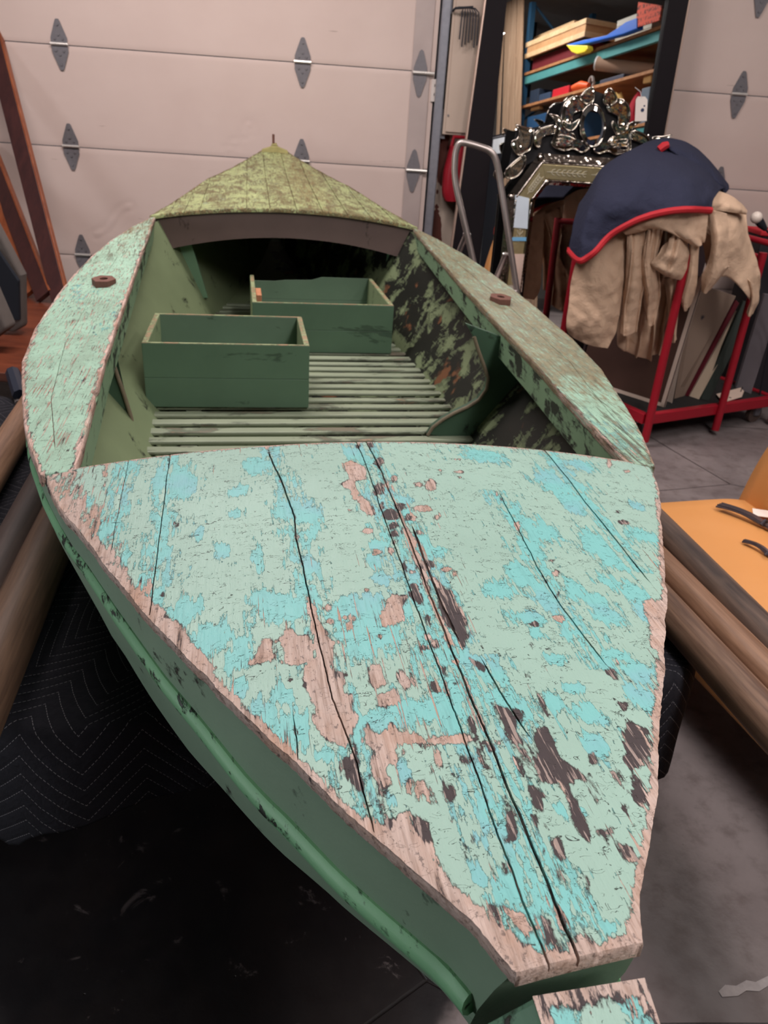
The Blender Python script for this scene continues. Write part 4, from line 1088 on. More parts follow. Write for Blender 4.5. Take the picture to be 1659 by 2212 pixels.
def wall_things():
    # electrical panel
    u0, z0 = on_wall(955, 290, .04); u1, z1 = on_wall(1040, 12, .04)
    M_BOX = plain('beige_box_paint', srgb(182, 162, 148), .6, 0, .06, 6)
    r = empty('electrical_panel', wall_pt((u0 + u1) / 2, z0), 0, 'beige electrical panel box mounted on wall beside the left garage door', 'electrical box')
    m = MB(); wbox(m, u0, u0 + .36, z0, z0 + 1.0, -.03, .055); m.build('case', M_BOX, r, bevel=.004)
    m = MB(); wbox(m, u0 + .015, u0 + .345, z0 + .015, z0 + .985, .056, .066); d = m.build('cover', M_BOX, r, bevel=.003)
    m = MB(); wbox(m, u0 + .02, u0 + .028, z0 + .1, z0 + .11, .066, .071); m.build('screw', M_HINGE, d); m = MB(); wbox(m, u0 + .02, u0 + .028, z0 + .86, z0 + .87, .066, .071); m.build('screw', M_HINGE, d)
    # hex keys on a hook
    uk, zk = on_wall(1006, 20, .09)
    r = empty('hex_key_bundle', wall_pt(uk, zk, .075), 0, 'bunch of dark hex keys hanging on the beige electrical panel', 'hex keys')
    m = MB(); m.tube([wall_pt(uk - .07, zk - .01, .067), wall_pt(uk - .06, zk + .0, .10), wall_pt(uk + .04, zk + .012, .10)], .007, 8); m.build('hook', M_RUBBER, r, smooth=True)
    for i in range(7):
        du = -.02 + .016 * i
        m = MB(); L_ = .15 + .012 * ((i * 3) % 4)
        m.tube([wall_pt(uk + du * .6 - .03, zk + .008, .09 + .006 * (i % 2)), wall_pt(uk + du * .7, zk + .006, .098), wall_pt(uk + du, zk - .012, .099), wall_pt(uk + du * 1.1, zk - L_, .097)], .0042, 6)
        m.build('hex_key', plain('black_oxide_%d' % i, srgb(58, 58, 66), .4, .5), r, smooth=True)
    # power outlet
    u, z = on_wall(940, 196)
    r = empty('power_outlet', wall_pt(u, z, -.03), 0, 'small white outlet box on stained wall strip beside the left door track', 'outlet')
    m = MB(); wbox(m, u - .025, u + .025, z - .06, z + .06, -.03, .012); m.build('plate', plain('outlet_white', srgb(208, 196, 190), .5), r, bevel=.003)
    for dz in (-.028, .02):
        for du in (-.006, .006):
            m = MB(); wbox(m, u + du - .002, u + du + .002, z + dz, z + dz + .014, .012, .0135); m.build('socket_slot', M_RUBBER, r)
    # red plastic container low on the wall
    u, z0 = on_wall(978, 436, .12); _, z1 = on_wall(985, 316, .12)
    r = empty('plastic_container', wall_pt(u, z0 - .0, -.03), 0, 'red plastic container hanging on wall behind the aluminium step ladder', 'container')
    Mr = plain('red_plastic', srgb(138, 16, 32), .4, 0, .1, 4)
    hh = z1 - z0; rows = []
    for i in range(11):
        f = i / 10; sx = .085 * (1 - .0 * f) * (1 if f < .55 else 1 - (f - .55) * .75); sy = .07
        if f == 0: sx *= .75
        if f == .1: sx *= .95
        rows.append([wall_pt(u + .02 + sx * math.copysign(abs(math.cos(a)) ** .55, math.cos(a)), z0 + hh * f, .045 + sy * math.copysign(abs(math.sin(a)) ** .55, math.sin(a))) for a in [2 * math.pi * k / 20 for k in range(20)]])
    m = MB(); m.grid(rows, True); m.add(rows[0] + rows[-1], [tuple(range(20)), tuple(range(39, 19, -1))])
    m.build('body', Mr, r, smooth=True, angle=50)
    m = MB(); m.tube([wall_pt(u - .03, z1 - .01, .05), wall_pt(u - .02, z1 + .05, .05), wall_pt(u + .06, z1 + .05, .05), wall_pt(u + .08, z1 - .02, .05)], .012, 8); m.build('handle', Mr, r, smooth=True)
    m = MB(); m.tube([wall_pt(u + .07, z1 - .08, .10), wall_pt(u + .07, z1 - .08, .125)], .022, 12); m.build('cap', plain('pale_cap', srgb(206, 186, 176), .5), r, smooth=True)
wall_things()

# ------------------------------------------------------------------ left corner: bench top, leaning boards, padded panels
def left_corner():
    MW = wood('red_brown_table_wood', srgb(120, 62, 40), srgb(78, 36, 24), 0, .35, 9, .15)
    zt = .50
    r = empty('wooden_table', (-1.9, 3.6, 0), 0, 'low red brown wooden table at left behind the boat', 'table')
    e = [at_z(90, 672, zt), at_z(96, 700, zt), at_z(40, 845, zt), at_z(-40, 885, zt)]
    yb = 4.72
    m = MB(); m.hexa([(-2.9, 3.05, zt - .04), (-1.42, 3.05, zt - .04), (-1.42, yb, zt - .04), (-2.9, yb, zt - .04)], [(-2.9, 3.05, zt), (-1.42, 3.05, zt), (-1.42, yb, zt), (-2.9, yb, zt)])
    m.build('table_top', MW, r, bevel=.004)
    for x in (-2.8, -1.52):
        for y in (3.15, yb - .1):
            m = MB(); m.box((x, y, (zt - .04) / 2), (.07, .07, zt - .04)); m.build('leg', MW, r, bevel=.003)
    # boards leaning on the door
    MA = wood('dark_red_board', srgb(70, 38, 36), srgb(48, 27, 28), 2, .45, 10, .06)
    MO = wood('orange_red_board', srgb(150, 84, 52), srgb(112, 56, 34), 2, .4, 10, .06)
    def board(top, bot, y_top, y_bot, wpx, th, mat, label, edge=True):
        T0 = Vector(at_y(*top, y_top)); Bt = Vector(at_z(*bot, zt + .012))
        zb = Bt.z
        d = (T0 - Bt).normalized(); n = Vector((0, -1, .05)); sx = d.cross(n).normalized(); n = sx.cross(d).normalized()
        if n.y > 0: n = -n
        s0 = at_y(top[0] + wpx, top[1], y_top); w = (Vector(s0) - T0).length
        if sx.x < 0: sx = -sx
        T1 = T0 + d * .5
        r = empty('leaning_board', tuple(Bt), 0, label, 'board', 'red brown boards leaning on the garage door')
        m = MB(); m.hexa([Bt, Bt + sx * w, T1 + sx * w, T1], [p + n * -th for p in (Bt, Bt + sx * w, T1 + sx * w, T1)])
        m.build('face', mat, r, bevel=.002)
        m = MB(); q = [Bt + sx * w, Bt + sx * (w + .012), T1 + sx * (w + .012), T1 + sx * w]
        m.hexa([p + n * .002 for p in q], [p - n * th for p in q]); m.build('edge_strip', MO, r, bevel=.002, label='orange brown edge')
    board((-22, 130), (112, 655), 5.02, 4.66, 34, .03, MA, 'tallest dark red board leaning against the left garage door')
    board((-26, 375), (78, 650), 4.95, 4.60, 34, .03, MA, 'middle dark board leaning in the left corner between two red boards')
    board((-30, 425), (50, 640), 4.85, 4.5, 22, .03, MO, 'shorter orange brown board leaning lowest in the left corner')
    # cross piece on the table
    m = MB(); a = at_z(60, 672, zt + .03); b = at_z(108, 662, zt + .03)
    m.hexa([(a[0], 4.50, zt), (b[0], 4.50, zt), (b[0], 4.56, zt), (a[0], 4.56, zt)], [(a[0], 4.50, zt + .05), (b[0], 4.50, zt + .05), (b[0], 4.56, zt + .05), (a[0], 4.56, zt + .05)])
    tag(m.build('wood_block', MO, bevel=.002), 'small orange brown wood block on the red table behind the boards', 'wood block')
    # grey padded panels
    MG = plain('grey_felt', srgb(92, 84, 80), .95, 0, .12, 30, .001, 120)
    MN = plain('dark_navy_lining', srgb(20, 24, 34), .8)
    def pad(pts_px, y, label, th, mat):
        y = min(float(at_z(*p, zt + .01)[1]) for p in pts_px[-3:])
        q = [at_y(px, py, y) for px, py in pts_px]
        r = empty('padded_panel', (float(q[0][0]), y, zt), 0, label, 'padded panel')
        m = MB(); m.prism(q, (0.0, -th, 0.0)); m.build('cover', MG, r, bevel=.015, seg=3)
        return r, q
    r, q = pad([(-40, 455), (0, 475), (60, 590), (62, 700), (40, 712), (-40, 700)], 4.25, 'grey felt panel with dark navy face leaning at the left edge', .06, MG)
    q2 = [at_y(px, py, float(q[0][1]) - .062) for px, py in [(-40, 520), (0, 540), (44, 605), (46, 690), (-40, 690)]]
    m = MB(); m.prism(q2, (0, -.02, 0)); m.build('lining', MN, r, bevel=.004, label='dark navy face')
    r, q = pad([(-60, 590), (0, 612), (38, 700), (-10, 735), (-60, 740)], 3.95, 'rounded dark grey felt panel lying lowest at the left edge', .10, MG)
left_corner()

# ------------------------------------------------------------------ blankets over the stands, poles
def quilt_material():
    k = NT('black_quilted_blanket', .9, 0, .15)
    co = k.co()
    x, y, z = k.sep(co)
    # sheet coordinates carried by the mesh
    u = k.attr('u'); v = k.attr('v')
    P_ = .105
    fu = k.math('PINGPONG', u, P_)
    ph = k.math('FRACT', k.mul(k.add(v, k.mul(fu, .95)), 1 / .034))
    d = k.math('ABSOLUTE', k.sub(ph, .5))
    line = k.step(d, .0, .03, 1, 0)
    dash = k.step(k.math('FRACT', k.mul(k.add(u, 0), 1 / .0062)), .3, .42)
    st = k.mul(line, dash)
    n = k.noise(co, 60, 4, .6)
    c = k.mix(n, srgb(22, 22, 27), srgb(36, 35, 41))
    c = k.mix(k.mul(st, .8), c, srgb(150, 146, 150))
    k.color(c)
    puff = k.step(d, 0, .35)
    w = k.noise(k.mapping(co, (1, 1, 1)), 70, 3, .6, .8)
    k.normal(k.bump(k.add(k.mul(puff, .35), k.mul(w, .9)), .003))
    return k.m
M_QUILT = quilt_material()
ZT = .545
def bl(t, s, z):
    return boat_world(t, s, z)
def table_and_blanket():
    # stands under the boat
    for i, (s, lab) in enumerate(((1.35, 'wooden sawhorse under the foredeck, hidden by black blanket'), (3.0, 'wooden sawhorse under the stern, hidden by black blanket'))):
        r = empty('sawhorse', bl(0, s, 0), 0, lab, 'sawhorse')
        mw = wood('sawhorse_pine_%d' % i, srgb(150, 116, 80), srgb(112, 84, 56), 0)
        m = MB(); m.hexa([bl(-.62, s - .04, ZT - .11), bl(.62, s - .04, ZT - .11), bl(.62, s + .04, ZT - .11), bl(-.62, s + .04, ZT - .11)], [bl(-.62, s - .04, ZT - .02), bl(.62, s - .04, ZT - .02), bl(.62, s + .04, ZT - .02), bl(-.62, s + .04, ZT - .02)])
        m.build('beam', mw, r)
        for t in (-.5, .5):
            for d in (-1, 1):
                m = MB(); m.hexa([bl(t - .03, s + d * .16 - .03, 0), bl(t + .03, s + d * .16 - .03, 0), bl(t + .03, s + d * .16 + .03, 0), bl(t - .03, s + d * .16 + .03, 0)],
                                 [bl(t - .03, s + d * .03 - .02, ZT - .11), bl(t + .03, s + d * .03 - .02, ZT - .11), bl(t + .03, s + d * .03 + .02, ZT - .11), bl(t - .03, s + d * .03 + .02, ZT - .11)])
                m.build('leg', mw, r)
    # blanket draped from the top over the front and sides: outline of the top in (t, s)
    def draped(name, path, drops, inner, label, group, wob=.012, seed=0):
        """path: top edge points (t, s); drops: hang length and outward lean per point"""
        p = np.array(path); n = 150
        L = np.concatenate([[0], np.cumsum(np.hypot(*np.diff(p, axis=0).T))])
        q = np.linspace(0, L[-1], n)
        tx = np.interp(q, L, p[:, 0]); sy = np.interp(q, L, p[:, 1])
        kern = np.ones(9) / 9
        txs = np.convolve(np.pad(tx, 4, 'edge'), kern, 'valid'); sys_ = np.convolve(np.pad(sy, 4, 'edge'), kern, 'valid')
        dr = np.interp(q, L, [d[0] for d in drops]); lean = np.interp(q, L, [d[1] for d in drops])
        nt = np.gradient(sys_); ns = -np.gradient(txs); ln = np.hypot(nt, ns) + 1e-9
        nt, ns = nt / ln, ns / ln                              # outward = to the right of the path
        rows = []; U = []; V = []
        m_in = 26; m_dn = 34
        for j in range(m_in + m_dn + 1):
            r = []
            for i in range(n):
                if j <= m_in:                                   # top
                    f = 1 - j / m_in
                    ct, cs = inner[0](f, txs[i], sys_[i]), inner[1](f, txs[i], sys_[i])
                    z = ZT + .003 + .004 * mnoise.noise((ct * 9, cs * 9, seed))
                    a, b = ct, cs; vv = -math.hypot(ct - txs[i], cs - sys_[i])
                else:
                    f = (j - m_in) / m_dn
                    h = dr[i] * f
                    bend = .03
                    out = lean[i] * f * dr[i] + .022 * (1 - math.exp(-h / bend))
                    wv = wob * f * math.sin(q[i] * 21 + seed) + .018 * f * mnoise.noise((q[i] * 5, h * 4, seed + 2.5))
                    zz = ZT + .003 - h + .03 * math.exp(-h / .03) * (1 - math.exp(-h / .03))
                    a, b = txs[i] + nt[i] * (out + wv), sys_[i] + ns[i] * (out + wv); z = zz; vv = h
                r.append(bl(a, b, max(z, .006))); U.append(q[i]); V.append(vv + 5)
            rows.append(r)
        m = MB(); m.grid(rows)
        o = m.build(name, M_QUILT, None, smooth=True, angle=180, attrs={'u': U, 'v': V})
        md = o.modifiers.new('solid', 'SOLIDIFY'); md.thickness = .008; md.offset = -1
        return tag(o, label, 'blanket', group)
    path = [(-1.12, 2.6), (-1.10, 1.45), (-1.0, 1.25), (-.66, .80), (-.60, .755), (-.3, .80), (.3, .84), (.60, .80), (.70, .785), (.75, 1.08), (.93, 1.30), (.95, 2.6)]
    drops = [(.42, .1), (.42, .1), (.38, .06), (.30, .02), (.215, .0), (.15, .02), (.16, .04), (.24, .02), (.27, .02), (.12, .02), (.08, .02), (.08, .02)]
    draped('moving_blanket', path, drops, (lambda f, t, s: t * (1 - f), lambda f, t, s: s + (1.9 - s) * f), 'black quilted moving blanket with chevron stitching under the boat', 'black moving blankets', seed=3)
table_and_blanket()

def poles():
    def pole(a, b, z, rad, ext0, ext1, mat, label, taper=.94, group='round wooden poles beside the boat'):
        A = Vector(at_z(*a, z)); B = Vector(at_z(*b, z)); d = (B - A).normalized()
        p0 = A - d * ext0; p1 = B + d * ext1; L_ = (p1 - p0).length
        n = 24; pts = []; rs = []
        for i in range(n + 1):
            f = i / n
            w = .004 * mnoise.noise((f * 3, rad * 50, z * 7))
            pts.append(p0 + (p1 - p0) * f + Vector((w, 0, w * .5))); rs.append(rad * (taper + (1 - taper) * f) * (1 + .02 * mnoise.noise((f * 9, a[0] * .1, 0))))
        m = MB(); m.tube(pts, rs, 20)
        o = m.build('wooden_pole', mat, smooth=True, angle=60)
        # material axes run along the pole
        q = d.to_track_quat('Y', 'Z').to_matrix().to_4x4(); q.translation = p0
        o.data.transform(q.inverted()); o.matrix_world = q
        return tag(o, label, 'pole', group)
    W1 = wood('pole_tan', srgb(126, 96, 76), srgb(72, 52, 42), 1, .55, 22, .05, .0008, .5)
    W2 = wood('pole_dark', srgb(88, 70, 64), srgb(54, 42, 40), 1, .6, 20, .05, .0008, .4)
    W3 = wood('pole_light', srgb(178, 138, 112), srgb(104, 74, 56), 1, .5, 22, .05, .0006, .2)
    W4 = wood('pole_grey', srgb(128, 104, 90), srgb(48, 38, 36), 1, .65, 13, .07, .0012, .9)
    W5 = wood('pole_knotty', srgb(164, 130, 108), srgb(76, 54, 44), 1, .55, 18, .06, .0008, .5)
    pole((127, 1130), (0, 1415), .608, .052, 1.7, .45, W1, 'thick tan wooden pole left of the boat, the one nearest its hull')
    pole((90, 1062), (0, 1240), .604, .047, 1.6, .5, W2, 'dark brown wooden pole left of the boat, middle of the three there')
    pole((47, 915), (0, 992), .602, .045, 1.2, .5, W3, 'light tan wooden pole left of the boat, farthest from its hull')
    pole((1446, 1162), (1659, 1379), .600, .040, 1.3, .6, W4, 'dark grizzled wooden pole right of the boat, nearest the leather settee')
    pole((1448, 1240), (1659, 1457), .598, .036, 1.3, .6, W3, 'smooth pinkish wooden pole right of the boat, middle of the three there')
    pole((1448, 1325), (1659, 1556), .594, .040, 1.3, .6, W5, 'knotty brown wooden pole right of the boat, nearest its hull')
poles()

def table_clamp():
    p = at_z(42, 820, .62)
    r = empty('clamp', tuple(p), 0, 'dark blue bar clamp handle beside the left gunwale', 'clamp')
    m = MB(); a = at_z(28, 805, .62); b = at_z(44, 855, .58)
    m.tube([tuple(a), tuple(b)], .026, 8); m.build('handle', plain('navy_plastic', srgb(26, 32, 48), .5), r, smooth=True, angle=30)
    c = at_z(34, 845, .56); d = at_z(40, 872, .56)
    m = MB(); m.tube([tuple(c), tuple(d)], .012, 10); m.build('screw', plain('worn_screw_steel', srgb(150, 140, 138), .35, .7), r, smooth=True)
table_clamp()

# ------------------------------------------------------------------ leather settee with cutlery
def settee():
    a = math.radians(16.3); n = Vector((math.cos(a), math.sin(a), 0)); u = Vector((math.sin(a), -math.cos(a), 0))   # n: towards the back, u: towards the viewer along the seat
    C0 = Vector((.775, 2.285, 0))                       # far front corner
    def pt(p, q, z): return tuple(C0 + n * p + u * q + Vector((0, 0, z)))
    k = NT('mustard_leather', .42, 0, .4)
    nn = k.noise(k.co(), 4, 4)
    k.color(k.mix(nn, srgb(200, 136, 74), srgb(212, 150, 92)))
    k.normal(k.bump(k.voro(k.co(), 420), .0002))
    ML = k.m
    r = empty('settee', pt(.25, .6, 0), 0, 'mustard yellow leather settee right of the boat with dark cutlery on it', 'settee')
    def cushion(name, p0, p1, q0, q1, z0, z1, rnd, crown, nfun=None, corner=.12):
        N = 26; rows = []
        def prof(x, rr, L_): # rounded ends
            return x
        for j in range(N + 1):
            row = []
            for i in range(N + 1):
                x, y = i / N, j / N
                sx, sy = 2 * x - 1, 2 * y - 1
                # superellipse plan
                ex = math.copysign(abs(sx) ** .8, sx); ey = math.copysign(abs(sy) ** .8, sy)
                px, py = ex, ey
                k_ = corner
                ppx = px * (1 - k_ * max(0, abs(py) - .55) ** 2 * 1.6); ppy = py * (1 - k_ * max(0, abs(px) - .55) ** 2 * 1.6)
                e = max(abs(sx), abs(sy))
                h = z1 + crown * (1 - sx * sx) * (1 - sy * sy) - rnd * (max(0, (e - .88)) / .12) ** 3
                row.append(pt((p0 + p1) / 2 + ppx * (p1 - p0) / 2, (q0 + q1) / 2 + ppy * (q1 - q0) / 2, h))
            rows.append(row)
        m = MB(); m.grid(rows)
        ring = rows[0] + [rw[-1] for rw in rows[1:]] + rows[-1][-2::-1] + [rw[0] for rw in rows[-2:0:-1]]
        lo = [(x, y, z0) for x, y, z in ring]; mid = [(x, y, (z0 + z1) / 2) for x, y, z in ring]
        m.grid([ring, mid, lo], True); m.add(lo, [tuple(range(len(lo)))])
        return m.build(name, ML, r, smooth=True, angle=180, merge=True)
    cushion('seat', -.02, .47, -.02, 1.6, .36, .462, .03, .018)
    # front apron and frame
    m = MB(); m.hexa([pt(-.01, .0, .16), pt(.44, .05, .15), pt(.44, 1.55, .15), pt(-.01, 1.55, .16)], [pt(.0, .0, .36), pt(.46, .0, .36), pt(.46, 1.58, .36), pt(.0, 1.58, .36)])
    m.build('apron', ML, r, bevel=.01)
    mw = wood('settee_leg_wood', srgb(70, 42, 28), srgb(46, 28, 20), 2)
    for p in (.1, .4):
        for q in (.12, 1.45):
            m = MB(); m.tube([pt(p, q, .0), pt(p, q, .155)], .022, 10); m.build('leg', mw, r, smooth=True, angle=40)
    # back: rounded slab, leaning
    rows = []
    N = 30
    for j in range(N + 1):
        row = []
        f = j / N
        for i in range(N + 1):
            g = i / N
            z = .44 + .62 * f
            w0 = -.0 + .36 * max(0, f - .12) ** 2.2 * 1.0     # rounded upper corner
            q = (.02 + w0) + (1.55 - w0 - .02) * g
            bulge = .05 * (1 - (2 * g - 1) ** 6) * (1 - abs(2 * f - 1) ** 6)
            row.append(pt(.435 + .13 * f - bulge, q, z))
        rows.append(row)
    m = MB(); m.grid(rows)
    back = [[(x + n.x * .11, y + n.y * .11, z) for x, y, z in rw] for rw in rows]
    m.grid(back)
    ring = rows[0] + [rw[-1] for rw in rows[1:]] + rows[-1][-2::-1] + [rw[0] for rw in rows[-2:0:-1]]
    ring2 = back[0] + [rw[-1] for rw in back[1:]] + back[-1][-2::-1] + [rw[0] for rw in back[-2:0:-1]]
    m.grid([ring, ring2], True)
    m.build('backrest', ML, r, smooth=True, angle=180, merge=True, bevel=0)
    # bundles of tarnished cutlery
    MS = plain('tarnished_silver', srgb(108, 98, 104), .32, .8, .35, 90)
    def bundle(p0, p1, label, nf, fan, tagged):
        z = .480
        A = Vector(at_z(*p0, z)); B = Vector(at_z(*p1, z)); d = (B - A); L_ = d.length; d.normalize(); s = Vector((-d.y, d.x, 0))
        r = empty('cutlery_bundle', tuple(A), 0, label, 'cutlery', 'tarnished cutlery on the leather settee')
        for i in range(nf):
            o = (i - (nf - 1) / 2)
            m = MB(); pts = []
            for j in range(9):
                f = j / 8
                pts.append(A + d * (L_ * f) + s * (o * fan * (1 - f * .55) + .004 * math.sin(f * 3)) + Vector((0, 0, .004 + .004 * (i % 2) + .008 * math.sin(f * math.pi))))
            m.tube(pts, [.0035, .0032, .003, .003, .0032, .004, .005, .005, .004], 6); m.build('handle', MS, r, smooth=True)
            # tines
            for t in (-1.2, -.4, .4, 1.2):
                m = MB(); e = pts[-1]
                m.tube([e + s * t * .001, e + d * .02 + s * t * .004, e + d * .07 + s * t * .004 + Vector((0, 0, .006))], .0016, 5); m.build('tine', MS, r, smooth=True)
        m = MB(); c = A + d * L_ * .97
        m.tube([c + s * .02 + Vector((0, 0, .01)), c + Vector((0, 0, .022)), c - s * .02 + Vector((0, 0, .01))], .004, 6); m.build('string_tie', plain('dark_string', srgb(60, 56, 64), .8), r, smooth=True)
    bundle((1552, 1094), (1652, 1138), 'bundle of tarnished forks fanned out on the mustard seat beside a white tag', 6, .006, True)
    bundle((1606, 1172), (1662, 1204), 'dark bundle of cutlery nearer the viewer on the mustard seat', 5, .003, False)
    q = [at_z(1625, 1099, .484), at_z(1672, 1106, .484), at_z(1672, 1120, .490), at_z(1627, 1114, .484)]
    m = MB(); m.prism(q, (0, 0, .002))
    tag(m.build('price_tag', plain('white_card', srgb(236, 222, 212), .7)), 'plain white card tag by the forks on the mustard seat', 'tag')
settee()

def floor_bits():
    c = at_z(228, 1735, .0)
    m = MB(); m.tube([(c[0], c[1], .0005), (c[0], c[1], .004)], .017, 20)
    tag(m.build('bottle_cap', plain('pale_disc', srgb(150, 138, 130), .6), smooth=True, angle=40), 'pale round disc lying on the dark floor below the hanging black blanket', 'disc')
    px = [(1552, 2142), (1566, 2128), (1590, 2130), (1612, 2118), (1632, 2122), (1660, 2108), (1690, 2112), (1688, 2132), (1662, 2128), (1640, 2142), (1612, 2140), (1594, 2152), (1560, 2154)]
    q = [tuple(at_z(x, y, .0006)) for x, y in px]
    m = MB(); m.prism(q, (0, 0, .0012))
    tag(m.build('floor_tape', plain('worn_silver_tape', srgb(160, 152, 152), .5, .1, .3, 60)), 'torn strip of worn pale tape on the floor at bottom right', 'tape')
floor_bits()
# ------------------------------------------------------------------ tall black framed mirror leaning on the wall
def mirror_glass(name, rough=.0, tint=(.86, .87, .86)):
    k = NT(name, rough, 1.0)
    k.color((*tint, 1)); return k.m
M_GLASS = mirror_glass('silvered_glass')
BY, BLEAN = math.radians(4.0), math.radians(4.0)
B_N = np.array([math.sin(BY) * math.cos(BLEAN), -math.cos(BY) * math.cos(BLEAN), math.sin(BLEAN)])
B_P = np.array([.9, 5.115, 0.0])
B_U = np.array([math.cos(BY), math.sin(BY), 0]); B_V = np.cross(B_U, -B_N); B_V = B_V / np.linalg.norm(B_V)
if B_V[2] < 0: B_V = -B_V
def big_mirror():
    def uv(px, py):
        p = at_plane(px, py, B_P, B_N) - B_P
        return float(p @ B_U), float(p @ B_V)
    def pt(u, v, d=0.0): return tuple(B_P + B_U * u + B_V * v + B_N * d)
    # outline follows the photograph's tilt
    L0, L1 = uv(1045, 0), uv(1003, 310); R0, R1 = uv(1488, 0), uv(1434, 295)
    l0, l1 = uv(1093, 0), uv(1063, 290); r0, r1 = uv(1441, 0), uv(1396, 272)
    def line(a, b, v): return a[0] + (b[0] - a[0]) * (v - a[1]) / (b[1] - a[1])
    lo = lambda v: line(L0, L1, v); ro = lambda v: line(R0, R1, v); li = lambda v: line(l0, l1, v); ri = lambda v: line(r0, r1, v)
    v0, v1 = .02, 2.36
    wi = .5 * ((li(1.8) - lo(1.8)) + (ro(1.8) - ri(1.8)))
    # straight sided frame: take the mean side direction so the frame stays a rectangle-like shape
    r = empty('standing_mirror', pt(.0, 0, 0), 0, 'tall wall mirror in a wide black frame leaning behind the step ladder', 'mirror')
    MF = plain('black_frame_paint', srgb(20, 14, 18), .6, 0, .1, 20, spec=.15)
    ME = plain('silver_frame_edge', srgb(186, 160, 146), .35, .5, .1, 20)
    def bar(a, b, c, d, d0, d1, mat, nm, bev=.003, par=r):
        m = MB(); m.hexa([pt(*q, d0) for q in (a, b, c, d)], [pt(*q, d1) for q in (a, b, c, d)]); return m.build(nm, mat, par, bevel=bev)
    bar((lo(v0) + .012, v0), (li(v0), v0), (li(v1), v1), (lo(v1) + .012, v1), -.01, .035, MF, 'frame_side')
    bar((ri(v0), v0), (ro(v0) - .012, v0), (ro(v1) - .012, v1), (ri(v1), v1), -.01, .035, MF, 'frame_side')
    bar((li(v1 - .11), v1 - .11), (ri(v1 - .11), v1 - .11), (ri(v1), v1), (li(v1), v1), -.01, .034, MF, 'frame_top')
    bar((li(v0), v0), (ri(v0), v0), (ri(v0 + .13), v0 + .13), (li(v0 + .13), v0 + .13), -.01, .034, MF, 'frame_bottom')
    for f, s in ((lo, 1), (ro, -1)):
        bar((f(v0), v0), (f(v0) + s * .012, v0), (f(v1) + s * .012, v1), (f(v1), v1), -.012, .030, ME, 'frame_edge')
    bar((li(v0), v0), (ri(v0), v0), (ri(v1), v1), (li(v1), v1), -.008, .0, M_GLASS, 'glass', 0)
big_mirror()

# ------------------------------------------------------------------ the pallet rack behind the viewer that the mirror shows
RQ, RYAW = None, math.radians(76)
def refl(px, py):
    d = ray(px, py); k = ((B_P - cC) @ B_N) / (d @ B_N); p = cC + d * k
    return p, d - 2 * (d @ B_N) * B_N
_p, _r = refl(1270, 130)
RQ = _p + _r * ((-1.5 - _p[1]) / _r[1])
R_N = np.array([math.sin(RYAW), -math.cos(RYAW), 0])
R_U = np.array([math.cos(RYAW), math.sin(RYAW), 0])
_v = cC - RQ
if R_N @ (np.array([1, 2, 0]) - RQ) < 0: R_N = -R_N
def rk(px, py, depth=0.0):
    """(u, z) on the rack's front plane (pushed back by depth) of what the mirror shows at a pixel"""
    p, r = refl(px, py)
    q = RQ - R_N * depth
    h = p + r * (((q - p) @ R_N) / (r @ R_N))
    return float((h - RQ) @ R_U), float(h[2])
def rpt(u, z, d=0.0): return tuple(np.array([RQ[0], RQ[1], 0]) + R_U * u + np.array([0, 0, z]) - R_N * d)
def rbox(mb, u0, u1, z0, z1, d0, d1):
    return mb.hexa([rpt(u0, z0, d0), rpt(u1, z0, d0), rpt(u1, z1, d0), rpt(u0, z1, d0)], [rpt(u0, z0, d1), rpt(u1, z0, d1), rpt(u1, z1, d1), rpt(u0, z1, d1)])

